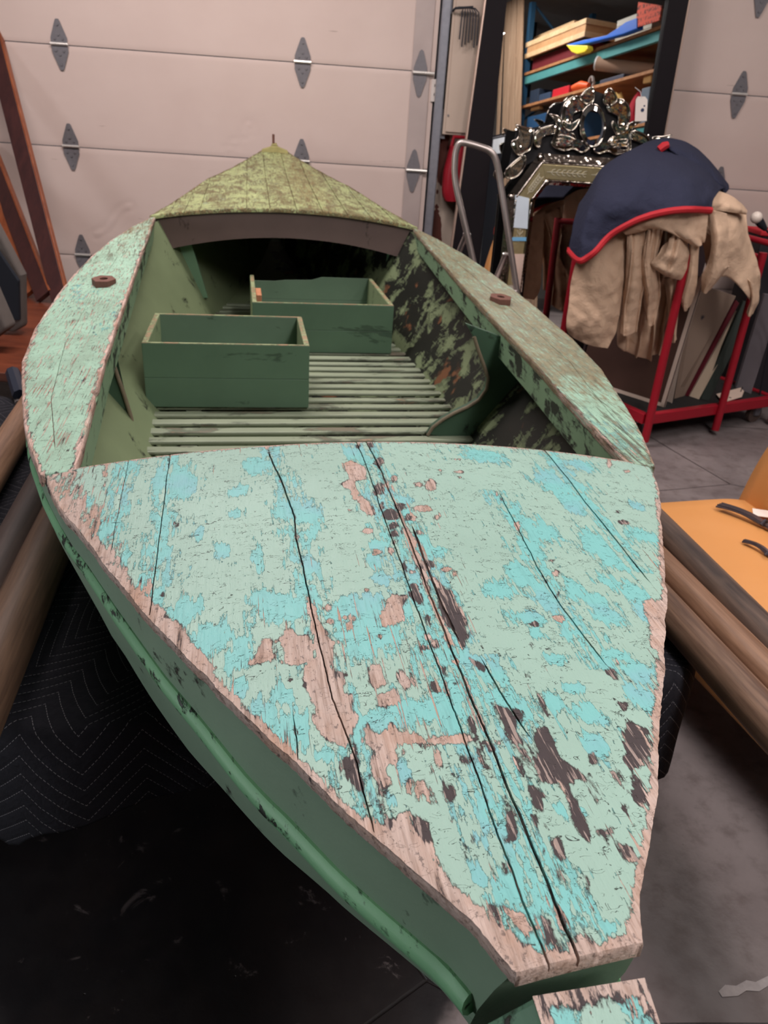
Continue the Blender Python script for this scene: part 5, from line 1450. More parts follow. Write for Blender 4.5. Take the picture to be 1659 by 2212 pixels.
def rack():
    ua, zb0 = rk(1140, 182); ub, zb1 = rk(1414, 93)
    _, zt0 = rk(1140, 164); _, zt1 = rk(1417, 72)
    zbm, ztm = (zb0 + zb1) / 2, (zt0 + zt1) / 2
    u0, u1 = min(ua, ub), max(ua, ub)
    M_TEAL = plain('teal_rack_paint', srgb(84, 150, 150), .5, .1, .2, 6)
    M_BLUE = plain('blue_upright_paint', srgb(44, 84, 116), .5, .1, .15, 6)
    M_SHELF = wood('orange_shelf_board', srgb(190, 134, 90), srgb(150, 98, 62), 0, .6, 10, .3)
    M_PALE = wood('pale_pine', srgb(232, 200, 158), srgb(206, 166, 120), 0, .55, 8, .2, .0003)
    r = empty('pallet_rack', rpt((u0 + u1) / 2, 0), 0, 'tall teal and blue pallet rack with loaded shelves reflected in the black framed mirror', 'rack')
    D = 1.1
    for u in (u0 - .10, u1 + .55):
        for d in (.0, D):
            m = MB(); rbox(m, u - .04, u + .04, 0, 4.5, d - .04, d + .04); m.build('upright', M_BLUE, r)
        for i in range(5):
            m = MB(); z = .3 + i * .85; sgn = 1 if i % 2 else -1
            m.tube([rpt(u, z, 0 if sgn > 0 else D), rpt(u, z + .8, D if sgn > 0 else 0)], .02, 6); m.build('brace', M_BLUE, r)
    sh_z = rk(1405, 154)[1]; up_z = rk(1422, 46)[1]
    low_z = sh_z - .62
    for z, h in ((ztm, ztm - zbm), (low_z - .02, .11), (1.2, .11)):
        for d in (0.0, D):
            m = MB(); rbox(m, u0 - .06, u1 + .51, z - h, z, d - .03, d + .03); m.build('beam', M_TEAL, r, bevel=.004)
    for z in (ztm + .045, sh_z, low_z + .03, 1.25):
        m = MB(); rbox(m, u0 - .06, u1 + .51, z - .035, z, -.05, D); m.build('shelf_board', M_SHELF, r)
    def thing(name, label, cat, u0, u1, z0, z1, d0, d1, mat, group=None, bevel=.006, **k):
        m = MB(); rbox(m, u0, u1, z0, z1, d0, d1)
        return tag(m.build(name, mat, bevel=bevel), label, cat, group)
    def span(a, b, depth=0.0):
        (x0, z0), (x1, z1) = rk(*a, depth), rk(*b, depth)
        return min(x0, x1), max(x0, x1), min(z0, z1), max(z0, z1)
    zs1 = ztm + .047                                     # top shelf
    # two stacked pine trays
    MS = wood('tray_side_pine', srgb(206, 160, 114), srgb(188, 140, 96), 0, .6, 8, .2, .0003)
    def tray(ua_, ub_, d0, d1, z0, h, label):
        o = empty('pine_tray', rpt((ua_ + ub_) / 2, z0, d0), 0, label, 'tray', 'pine trays on the rack')
        def bar(nm, x0, x1, y0, y1, za, zb, mat):
            m = MB(); rbox(m, x0, x1, z0 + za, z0 + zb, y0, y1); return m.build(nm, mat, o, bevel=.003)
        t = h * .30
        bar('panel', ua_ + .012, ub_ - .012, d0 + .012, d1 - .012, t * .9, h - t * .9, MS)
        for za, zb, nm in ((0, t, 'lower_rail'), (h - t, h, 'upper_rail')):
            bar(nm, ua_, ub_, d0, d0 + .04, za, zb, M_PALE); bar(nm, ua_, ub_, d1 - .04, d1, za, zb, M_PALE)
            bar(nm, ua_, ua_ + .04, d0 + .04, d1 - .04, za, zb, M_PALE); bar(nm, ub_ - .04, ub_, d0 + .04, d1 - .04, za, zb, M_PALE)
    uK, zK = rk(1262, 78, -.05); uL, zL = rk(1133, 119, -.05); hK = rk(1262, 40, -.05)[1] - zK
    ul_, uh_ = min(uK, uL), max(uK, uL)
    thing('packing_case', 'dark red packing case under the pine trays on the upper rack shelf', 'case', ul_ + .1, uh_ - .15, zs1, zK - .004, .05, .95, plain('dark_red_case', srgb(104, 26, 34), .7))
    tray(ul_, uh_, -.05, .90, zK, hK, 'lower of two stacked pine trays on the upper rack shelf')
    h2 = hK * .62
    uA, _ = rk(1160, 40, .2); uB, _ = rk(1246, 18, .2)
    tray(min(uA, uB), max(uA, uB), .18, .88, zK + hK + .004, h2, 'upper, smaller of two stacked pine trays on the upper rack shelf')
    # blue sheet with yellow belly hanging over the shelf edge
    M_BL = plain('bright_blue_plastic', srgb(28, 104, 214), .45, 0, .12, 5); M_YE = plain('bright_yellow_plastic', srgb(238, 216, 60), .45, 0, .08, 5)
    pts = [(1224, 96), (1262, 86), (1310, 76), (1334, 60), (1352, 47), (1376, 38), (1376, 62), (1345, 74), (1300, 86), (1262, 95), (1228, 100)]
    o = empty('sled', rpt(*rk(1300, 80, -.1), -.1), 0, 'bright blue and yellow plastic sled on the edge of the upper rack shelf', 'sled')
    m = MB(); m.prism([rpt(*rk(x, y, -.17), -.17) for x, y in pts], tuple(-R_N * .10)); m.build('sled_deck', M_BL, o, bevel=.01)
    pts = [(1222, 97), (1268, 98), (1269, 106), (1262, 113), (1246, 117), (1234, 112)]
    m = MB(); m.prism([rpt(*rk(x, y, -.19), -.19) for x, y in pts], tuple(-R_N * .10)); m.build('sled_nose', M_YE, o, bevel=.012)
    # orange sheet with hand lettering
    k = NT('orange_lettered_card', .7); co = k.co()
    wv = k.noise(k.mapping(co, (9, 9, 3.2), rot=(0, 0, .1)), 7, 2, .5)
    rowm = k.step(k.math('FRACT', k.mul(k.sep(co)[2], 14)), .35, .5)
    k.color(k.mix(k.mul(k.step(wv, .53, .56), rowm), srgb(232, 92, 66), srgb(40, 26, 26)))
    a, b, c, d = (1379, 4), (1429, 12), (1424, 44), (1372, 60)
    m = MB(); m.prism([rpt(*rk(*q, -.16), -.16) for q in (a, b, c, d)], tuple(-R_N * .02))
    tag(m.build('paper_sheet', k.m), 'orange red sheet covered in dark hand lettering at the right end of the upper shelf', 'sheet')
    # white boards behind it
    x0, x1, z0, z1 = span((1335, 34), (1385, -10), .1)
    for i in range(4):
        thing('white_board', ['white board stacked at the bottom of the pile behind the orange sheet', 'white board second from the bottom behind the orange sheet', 'white board third from the bottom behind the orange sheet', 'white board topmost of the pile behind the orange sheet'][i], 'board', x0, x1 + .3, zs1 + i * .075, zs1 + i * .075 + .07, .1, .6, plain('off_white_board_%d' % i, srgb(214 - i * 6, 206 - i * 5, 190 - i * 4), .7), 'white boards on the rack', .004)
    # yellow and black spirit level standing at the left end
    x0, x1, z0, z1 = span((1144, 42), (1158, 2), .98)
    o = empty('spirit_level', rpt(x0, zs1), 0, 'yellow and black bar clamp standing at the left end of the upper shelf', 'clamp')
    m = MB(); rbox(m, x0 - .03, x1 + .06, zs1, z0 + .0, .96, 1.02); m.build('base_block', M_RUBBER, o, bevel=.006)
    m = MB(); rbox(m, x0 - .10, x1 + .10, z0, z0 + .04, .93, 1.03); m.build('jaw', M_YE, o, bevel=.008)
    m = MB(); rbox(m, x0, x1, z0 + .04, z1 + .02, .97, 1.01); m.build('bar', M_YE, o, bevel=.004)
    o.name = 'bar_clamp'
    # cardboard tube on the lower shelf
    c0 = rk(1291, 137, -.02); c1 = rk(1412, 153, .45)
    rr = abs(rk(1291, 122)[1] - rk(1291, 152)[1]) / 2
    o = empty('cardboard_tube', rpt(*c0, -.02), 0, 'brown cardboard tube with white end cap lying across the middle rack shelf', 'tube')
    A = Vector(rpt(c0[0], sh_z + .02 + rr * 1.2 + (c0[1] - (sh_z + .02 + rr * 1.2)), -.02)); B = Vector(rpt(c1[0], c1[1], .45))
    m = MB(); m.tube([A, B], rr, 24); m.build('tube_body', plain('kraft_card', srgb(172, 138, 116), .8, 0, .08, 8), o, smooth=True, angle=50)
    dd = (A - B).normalized()
    m = MB(); m.tube([A + dd * .002, A + dd * .02], rr * 1.0, 24); m.build('end_cap', plain('white_cap', srgb(236, 236, 236), .5), o, smooth=True, angle=50)
    def shelf_item(name, label, cat, a, b, col, dep=.35, z=None, group=None):
        x0, x1, z0, z1 = span(a, b)
        z0 = z if z is not None else z0
        return thing(name, label, cat, x0, x1, z0, max(z1, z0 + .05), .02, dep, plain(name + '_' + label[:9].replace(' ', '_'), srgb(*col), .6, 0, .15, 9), group, .012)
    zl = sh_z + .002
    shelf_item('tool_case', 'red tool case on the middle rack shelf left of the orange tool', 'tool case', (1190, 206), (1227, 183), (196, 30, 44), z=zl)
    shelf_item('storage_bin', 'dark blue bin at the left end of the middle rack shelf', 'bin', (1140, 226), (1162, 190), (40, 52, 70), .5, z=zl)
    shelf_item('storage_bin', 'slate blue bin between the dark blue bin and the red tool case', 'bin', (1160, 222), (1187, 197), (52, 68, 92), .4, z=zl)
    shelf_item('storage_bin', 'dark grey bin behind the cardboard tube on the middle rack shelf', 'bin', (1292, 180), (1345, 158), (62, 64, 82), .6, z=zl)
    x0, x1, z0, z1 = span((1238, 190), (1268, 172))
    o = empty('power_tool', rpt(x0, zl), 0, 'orange power tool with grey coil on the middle rack shelf', 'tool')
    m = MB(); m.tube([rpt(x0, zl + .06, .0), rpt((x0 + x1) / 2, zl + .07, .02), rpt(x1, zl + .05, .04)], [.04, .06, .035], 12); m.build('motor_body', plain('tool_orange', srgb(226, 92, 44), .45), o, smooth=True)
    m = MB(); m.tube([rpt(x1 - .03 + .05 * math.cos(t), zl + .10 + .07 * math.sin(t), .08 + .003 * t) for t in np.linspace(0, 12.6, 40)], .012, 6); m.build('hose_coil', plain('hose_grey', srgb(176, 168, 164), .5), o, smooth=True)
    shelf_item('wood_offcut', 'small tan wood block at the right end of the middle rack shelf', 'wood block', (1386, 172), (1404, 160), (216, 166, 104), .1, z=sh_z - .115)
    shelf_item('wood_offcut', 'small tan wood block under the left end of the middle rack shelf', 'wood block', (1143, 240), (1162, 229), (206, 150, 96), .1)
    zz = low_z + .032
    x0, x1, z0, z1 = span((1344, 262), (1380, 192))
    m = MB(); rows = []
    for i in range(9):
        f = i / 8; w = .9 + .25 * math.sin(f * 3.1) - .5 * f * f
        rows.append([rpt((x0 + x1) / 2 + (x1 - x0) * .5 * w * math.cos(t) + .02 * math.sin(t * 5 + f * 4), zz + (z1 - zz) * f, .16 + .15 * w * math.sin(t)) for t in np.linspace(0, 2 * math.pi, 20, endpoint=False)])
    m.grid(rows, True); m.add(rows[-1], [tuple(range(20))])
    tag(m.build('cloth_sack', plain('dark_red_cloth', srgb(160, 20, 40), .85, 0, .2, 8), smooth=True), 'dark red cloth sack on the lower rack shelf beside the cream cloth', 'sack')
    x0, x1, z0, z1 = span((1306, 216), (1340, 196))
    m = MB(); rows = []
    for i in range(6):
        f = i / 5
        rows.append([rpt((x0 + x1) / 2 + (x1 - x0) * .55 * math.sqrt(max(0, 1 - (f * .95) ** 2)) * math.cos(t), zz + .05 + (z1 - zz - .05) * f + .015 * math.sin(t * 3), .08 + .12 * math.sqrt(max(0, 1 - (f * .95) ** 2)) * math.sin(t)) for t in np.linspace(0, 2 * math.pi, 18, endpoint=False)])
    m.grid(rows, True); m.add(rows[-1], [tuple(range(18))])
    tag(m.build('folded_cloth', plain('cream_cloth', srgb(236, 196, 120), .85, 0, .12, 14), smooth=True), 'cream yellow cloth heaped on the lower rack shelf by the red sack', 'cloth')
    shelf_item('storage_box', 'blue box with pale latch on the lower rack shelf at left', 'box', (1135, 268), (1188, 240), (36, 74, 112), .5, z=zz)
    shelf_item('storage_box', 'grey blue box at the right end of the lower rack shelf', 'box', (1380, 215), (1402, 186), (104, 116, 130), .5, z=zz)
    # upright lumber at the rack's end
    MP = wood('upright_lumber', srgb(190, 160, 134), srgb(150, 120, 96), 2, .6, 10, .06)
    for i, (xa, xb, wd, lab) in enumerate(((1084, 1072, 5, 'thin first board from the left of the upright lumber, reflected in the black framed mirror'), (1092, 1084, 11, 'second board from the left of the upright lumber, reflected in the black framed mirror'), (1105, 1098, 10, 'third board from the left of the upright lumber, reflected in the black framed mirror'), (1118, 1111, 11, 'board nearest the blue rack post in the upright lumber, reflected in the mirror'))):
        dep = -.16
        ua, za = rk(xa, 5, dep); uc, zc = rk(xb, 280, dep); ue, _ = rk(xa + wd, 5, dep)
        w = ue - ua
        k_ = (ua - uc) / (za - zc); ze = min(4.6, za + .2)
        b0 = uc - zc * k_ * .0; t0 = uc + (ze - zc) * k_
        m = MB(); q = lambda u, z, d: rpt(u, z, d)
        us = sorted((0, w))
        ubot = uc - zc * k_
        m.hexa([q(ubot + us[0], 0, dep), q(ubot + us[1], 0, dep), q(ubot + us[1], 0, dep + .025), q(ubot + us[0], 0, dep + .025)], [q(t0 + us[0], ze, dep), q(t0 + us[1], ze, dep), q(t0 + us[1], ze, dep + .025), q(t0 + us[0], ze, dep + .025)])
        tag(m.build('lumber_board', MP, bevel=.003), lab, 'board', 'upright lumber beside the rack')
    # white paper on a dark board low beside the lumber
    x0, x1, z0, z1 = span((1063, 334), (1090, 296), -.2)
    o = empty('notice_board', rpt((x0 + x1) / 2, 0, -.2), 0, 'white paper on a dark stand reflected low in the black framed mirror', 'stand')
    m = MB(); rbox(m, x0 - .08, x1 + .05, 0, z1 + .06, -.2, -.17); m.build('stand', M_RUBBER, o)
    m = MB(); rbox(m, x0, x1, z0, z1, -.206, -.2); m.build('paper', plain('white_paper', srgb(238, 240, 246), .6), o)
    m = MB(); rbox(m, x0 - .02, x1 + .03, z1 + .02, z1 + .03, -.21, -.2); m.build('clip', plain('clip_metal', srgb(210, 206, 214), .3, .5), o)
rack()

# ------------------------------------------------------------------ ornate Venetian mirror
def venetian():
    yaw, lean = math.radians(3), math.radians(4)
    N = np.array([math.sin(yaw) * math.cos(lean), -math.cos(yaw) * math.cos(lean), math.sin(lean)])
    U = np.array([math.cos(yaw), math.sin(yaw), 0]); V = np.cross(N, U)
    if V[2] < 0: V = -V
    P = np.array([1.0, 4.955, 0.0])
    def uv(px, py):
        p = at_plane(px, py, P, N) - P
        return np.array([float(p @ U), float(p @ V)])
    def pt(q, d=0.0): return tuple(P + U * q[0] + V * q[1] + N * d)
    tl = uv(1166, 336); cl = uv(1101, 424); bl_ = uv(1106, 650)
    cx = uv(1277, 300)[0]
    W2 = cx - cl[0]; T2 = cx - tl[0]; zt = tl[1]; zc = cl[1]
    zb = .12; zcb = zb + (zt - zc)
    r = empty('venetian_mirror', pt((cx, zb)), 0, 'ornate Venetian mirror with etched gilt strips and openwork crest behind the cart', 'mirror')
    M_OLD = NT('antique_mirror_strip', .30, .85)
    n = M_OLD.noise(M_OLD.co(), 18, 5, .6)
    M_OLD.color(M_OLD.mix(n, srgb(206, 188, 136), srgb(232, 216, 170))); M_OLD.normal(M_OLD.bump(M_OLD.noise(M_OLD.co(), 55, 3, .5, 1.5), .0008)); M_OLD = M_OLD.m
    M_BEV = NT('bevelled_edge_glass', .07, 1.0); M_BEV.color(srgb(196, 186, 176)); M_BEV.normal(M_BEV.bump(M_BEV.noise(M_BEV.co(), 20, 2), .003)); M_BEV = M_BEV.m
    M_ETCH = plain('etched_glass', srgb(214, 206, 186), .5, .4, .1, 60)
    M_BACK = plain('black_backing', srgb(22, 19, 22), .7)
    def octo(off):
        w, t = W2 - off, T2 - off * .42
        return [np.array(q) for q in ((cx - w, zc - off * .1), (cx - t, zt - off), (cx + t, zt - off), (cx + w, zc - off * .1), (cx + w, zcb), (cx + t, zb + off), (cx - t, zb + off), (cx - w, zcb))]
    O = [octo(-.012), octo(.03), octo(.045), octo(.125), octo(.14), octo(.155)]
    # back board and centre glass
    m = MB(); m.prism([pt(q, -.03) for q in octo(-.004)], tuple(N * .02)); m.build('backboard', M_BACK, r)
    m = MB(); m.prism([pt(q, -.008) for q in O[5]], tuple(N * .006)); m.build('centre_glass', M_GLASS, r)
    def ring(a, b, da, db, name, mat, bev=0.0):
        for i in range(8):
            j = (i + 1) % 8
            q = [a[i], a[j], b[j], b[i]]
            m = MB(); m.hexa([pt(q[0], -.009), pt(q[1], -.009), pt(q[2], -.009), pt(q[3], -.009)], [pt(q[0], da), pt(q[1], da), pt(q[2], db), pt(q[3], db)])
            m.build(name, mat, r, bevel=bev)
    ring(O[0], O[1], .002, .012, 'outer_strip', M_BEV)
    ring(O[2], O[3], .016, .010, 'gilt_strip', M_OLD, .002)
    ring(O[4], O[5], .012, .006, 'inner_strip', M_BEV)
    # twisted glass rods along the strips
    def rod(path, rad, name):
        m = MB(); pts = []; rs = []
        for a, b in zip(path, path[1:]):
            L_ = float(np.linalg.norm(np.array(b) - np.array(a))); k = max(2, int(L_ / .011))
            for i in range(k):
                f = i / k; pts.append(pt(np.array(a) * (1 - f) + np.array(b) * f, .018)); rs.append(rad * (1 if i % 2 else .62))
        m.tube(pts, rs, 6); return m.build(name, M_BEV, r, smooth=True, angle=180)
    for off in (.037, .132):
        q = octo(off); rod(q + [q[0]], .006, 'glass_rod')
    # etched sprig on the strips
    def sprig(c, d, L_):
        m = MB(); d = np.array(d) / np.linalg.norm(d); s = np.array([-d[1], d[0]])
        m.tube([pt(c - d * L_ / 2, .0150), pt(c + d * L_ / 2, .0150)], .0016, 5)
        for k in range(-3, 4):
            for sg in (-1, 1):
                b = c + d * L_ * .13 * k
                m.tube([pt(b, .015), pt(b + d * .012 + s * sg * .014, .0152), pt(b + d * .024 + s * sg * .016, .015)], .002, 5)
        m.build('etched_sprig', M_ETCH, r, smooth=True)
    sprig(np.array([cx - .12, zt - .085]), (1, 0), .24); sprig(np.array([cx + .15, zt - .085]), (1, 0), .24)
    sprig(np.array([cx - W2 + .085, zc - .16]), (0, 1), .2); sprig(np.array([cx - W2 + .085, zc - .5]), (0, 1), .2)
    sprig((O[2][0] + O[3][0] + O[2][1] + O[3][1]) / 4, O[2][1] - O[2][0], .12)
    # rosettes at the corners
    def rosette(c, R_):
        m = MB(); rows = []
        for i in range(5):
            f = i / 4; rows.append([pt(c + R_ * (1 - f * .9) * (1 + .15 * math.cos(6 * a) * (1 - f)) * np.array([math.cos(a), math.sin(a)]), .012 + .016 * math.sin(f * 1.4)) for a in np.linspace(0, 2 * math.pi, 24, endpoint=False)])
        m.grid(rows, True); m.add(rows[-1], [tuple(range(24))])
        o = m.build('rosette', M_BEV, r, smooth=True)
        m = MB(); m.sphere(pt(c, .03), R_ * .3, 10); m.build('glass_bead', M_BEV, o, smooth=True)
    for q in (O[0][0] * .5 + O[1][0] * .5, O[0][1] * .5 + O[1][1] * .5, O[4][1], O[0][2] * .5 + O[1][2] * .5):
        rosette(q, .022)
    # reflections on the left strip are painted plates, built below
    # crest: mirrored plates with raised glass borders
    def plate(pxs, name, mat=None, d=.02, border=.0045, mirror=False, smooth_n=3, bump=True):
        q = [uv(*p) for p in pxs]
        if mirror: q = [np.array([2 * cx - a[0], a[1]]) for a in q][::-1]
        # closed Catmull-Rom
        out = []; n = len(q)
        for i in range(n):
            p0, p1, p2, p3 = q[i - 1], q[i], q[(i + 1) % n], q[(i + 2) % n]
            for k in range(smooth_n):
                t = k / smooth_n
                out.append(.5 * (2 * p1 + (p2 - p0) * t + (2 * p0 - 5 * p1 + 4 * p2 - p3) * t * t + (3 * p1 - p0 - 3 * p2 + p3) * t ** 3))
        c = sum(out) / len(out)
        m = MB(); rows = [[pt(a, d - .012) for a in out], [pt(a, d) for a in out], [pt(c + (a - c) * .72, d + .010) for a in out]]
        m.grid(rows, True); m.add(rows[2], [tuple(range(len(out)))]); m.add(rows[0], [tuple(range(len(out) - 1, -1, -1))])
        o = m.build(name, mat or M_GLASS_OLD, r)
        m = MB(); m.tube([pt(a, d + .004) for a in out] + [pt(out[0], d + .004)], border, 6); m.build('beaded_border', M_BEV, o, smooth=True, angle=180)
        return o
    M_GLASS_OLD = NT('smoky_mirror', .08, 1.0); M_GLASS_OLD.color(srgb(176, 172, 160)); M_GLASS_OLD.normal(M_GLASS_OLD.bump(M_GLASS_OLD.noise(M_GLASS_OLD.co(), 22, 3, .5), .0025)); M_GLASS_OLD = M_GLASS_OLD.m
    # oval cartouche
    oc = [(1277 + 27 * math.cos(a), 272 + 46 * math.sin(a)) for a in np.linspace(0, 2 * math.pi, 16, endpoint=False)]
    plate(oc, 'oval_plate', M_GLASS, .03, .005, smooth_n=2)
    # arch over the oval: left half and its mirror image
    for mir in (False, True):
        plate([(1262, 236), (1250, 240), (1236, 246), (1232, 262), (1226, 270), (1213, 266), (1211, 246), (1220, 222), (1238, 209), (1256, 212), (1266, 222)], 'arch_scroll', d=.024, mirror=mir)
        plate([(1250, 214), (1262, 196), (1276, 190), (1280, 206), (1276, 222), (1262, 226)], 'crown_leaf', d=.034, mirror=mir)
        plate([(1262, 308), (1268, 322), (1254, 330), (1236, 322), (1216, 326), (1190, 314), (1194, 296), (1200, 276), (1196, 258), (1184, 248), (1202, 252), (1214, 266), (1224, 284), (1238, 292), (1244, 304)], 'acanthus_leaf', d=.026, mirror=mir)
        for k in range(3):
            plate([(1244 - 6 * k, 306 + k * 4), (1226 - 6 * k, 296 + k * 6), (1206 - 4 * k, 292 + k * 8), (1204 - 3 * k, 298 + k * 8), (1224 - 5 * k, 304 + k * 6)], 'leaf_rib', M_BEV, .042 + .002 * k, .0025, mirror=mir, smooth_n=2)
        plate([(1212, 262), (1228, 270), (1248, 258), (1240, 276), (1228, 284), (1214, 276)], 'shell_piece', d=.040, mirror=mir)
        plate([(1196, 272), (1178, 274), (1160, 282), (1150, 296), (1154, 314), (1164, 318), (1166, 302), (1176, 292), (1198, 288)], 'side_scroll', d=.022, mirror=mir)
        plate([(1150, 280), (1132, 276), (1112, 270), (1120, 284), (1116, 300), (1104, 306), (1106, 322), (1118, 336), (1132, 330), (1144, 322), (1148, 302)], 'corner_leaf', d=.030, mirror=mir)
        plate([(1130, 336), (1116, 344), (1096, 362), (1089, 376), (1096, 386), (1114, 382), (1128, 366), (1134, 348)], 'hanging_leaf', d=.026, mirror=mir)
    # backing of the crest so its plates are held together
    back = [uv(*p) for p in [(1094, 380), (1112, 300), (1116, 274), (1150, 276), (1186, 268), (1205, 256), (1216, 222), (1250, 206), (1277, 194)]]
    full = back + [np.array([2 * cx - a[0], a[1]]) for a in back[::-1][1:]] + [np.array([cx + T2, zt - .01]), np.array([cx - T2, zt - .01])]
    m = MB(); m.prism([pt(q, -.006) for q in full], tuple(N * .008)); m.build('crest_back', M_BACK, r)
    for p in ((1236, 216), (1222, 262), (1196, 276), (1162, 278), (1122, 318), (1112, 282), (1268, 322), (1277, 200)):
        for mir in (0, 1):
            q = uv(*p)
            if mir: q = np.array([2 * cx - q[0], q[1]])
            m = MB(); m.sphere(pt(q, .045), .008, 8); m.build('glass_bead', M_BEV, r, smooth=True)
    # reflected sky light on the left strip, painted as pale plates
    for name, px, col in (('frosted_panel', ((1112, 421), (1142, 428), (1138, 494), (1107, 491)), (206, 216, 226)), ('blue_glass_band', ((1104, 512), (1137, 512), (1136, 520), (1103, 520)), (120, 176, 214)), ('frosted_panel', ((1108, 548), (1132, 548), (1126, 630), (1118, 630)), (214, 186, 172))):
        q = [uv(*p) for p in px]
        m = MB(); m.prism([pt(a, .0165) for a in q], tuple(N * .003)); m.build(name, plain('glass_%d' % col[2], srgb(*col), .25), r, label='pale frosted glass panel')
    # shop tag on a string
    k = plain('tag_card', srgb(226, 214, 206), .7)
    q = [uv(*p) for p in ((1366, 218), (1370, 211), (1386, 211), (1391, 218), (1389, 263), (1364, 264))]
    o = empty('price_tag', pt(q[5], .06), 0, 'white hang tag with dark blots tied to the crest of the Venetian mirror', 'tag')
    m = MB(); m.prism([pt(a, .06) for a in q], tuple(N * .002)); m.build('card', k, o)
    m = MB(); m.tube([pt(uv(1378, 214), .064), pt(uv(1377, 200), .05), pt(uv(1368, 190), .03)], .002, 5); m.build('string', plain('tag_string', srgb(196, 188, 186), .8), o)
    for (x, y), rad in (((1380, 240), .010), ((1384, 231), .005)):
        c = uv(x, y); m = MB(); m.tube([pt(c, .0622), pt(c, .0632)], rad, 12); m.build('ink_blot', plain('navy_ink', srgb(44, 54, 84), .6), o)
venetian()

# ------------------------------------------------------------------ aluminium step ladder
def ladder():
    MA = plain('brushed_aluminium', srgb(176, 164, 160), .35, .8, .08, 40)
    y = 4.35
    base = at_y(1040, 700, 4.4)
    r = empty('step_ladder', (float(base[0]), y, 0), 0, 'aluminium folding step ladder with rounded top rail before the tall mirror', 'ladder')
    # front rail: one bent tube
    top = [(985, 400), (983, 345), (988, 318), (1000, 308), (1040, 318), (1060, 328), (1072, 348), (1082, 400)]
    P = [Vector(at_y(a, b, y)) for a, b in top]
    L0 = P[0]; Rr = P[-1]
    dl = (Vector(at_y(1021, 560, y)) - L0); dr = (Vector(at_y(1108, 580, y)) - Rr)
    def foot(p, d):
        k = (0.02 - p.z) / d.z
        return p + d * k + Vector((0, -.10, 0))
    pts = [foot(L0, dl)] + [L0 + (foot(L0, dl) - L0) * f for f in (.8, .6, .4, .2)] + P + [Rr + (foot(Rr, dr) - Rr) * f for f in (.2, .4, .6, .8)] + [foot(Rr, dr)]
    # round the corners
    sm = []
    for i in range(len(pts) - 1):
        p0, p1, p2, p3 = pts[max(0, i - 1)], pts[i], pts[i + 1], pts[min(len(pts) - 1, i + 2)]
        for k in range(5):
            t = k / 5
            sm.append(.5 * (2 * p1 + (p2 - p0) * t + (2 * p0 - 5 * p1 + 4 * p2 - p3) * t * t + (3 * p1 - p0 - 3 * p2 + p3) * t ** 3))
    sm.append(pts[-1])
    m = MB(); m.tube(sm, .0165, 12); m.build('front_rail', MA, r, smooth=True, angle=60)
    # rear legs
    for a, b in (((1008, 505), (985, 560)), ((1093, 548), (1068, 610))):
        A = Vector(at_y(*a, y + .03)); B = Vector(at_y(*b, y + .10)); d = B - A; k = (.02 - A.z) / d.z
        m = MB(); m.tube([A, A + d * k], .015, 10); m.build('rear_leg', MA, r, smooth=True, angle=60)
        m = MB(); m.tube([A + Vector((-.02, -.01, 0)), A + Vector((.02, -.01, 0))], .007, 8); m.build('pivot_rivet', M_PIN, r, smooth=True)
    for z in (.25, .5, .75):
        f = lambda p, d: p + d * ((z - p.z) / d.z)
        A = f(L0, foot(L0, dl) - L0); B = f(Rr, foot(Rr, dr) - Rr)
        m = MB(); m.hexa([A + Vector((0, -.03, -.02)), B + Vector((0, -.03, -.02)), B + Vector((0, .12, -.02)), A + Vector((0, .12, -.02))], [A + Vector((0, -.03, .0)), B + Vector((0, -.03, .0)), B + Vector((0, .12, .0)), A + Vector((0, .12, .0))])
        m.build('tread', MA, r, bevel=.003)
ladder()

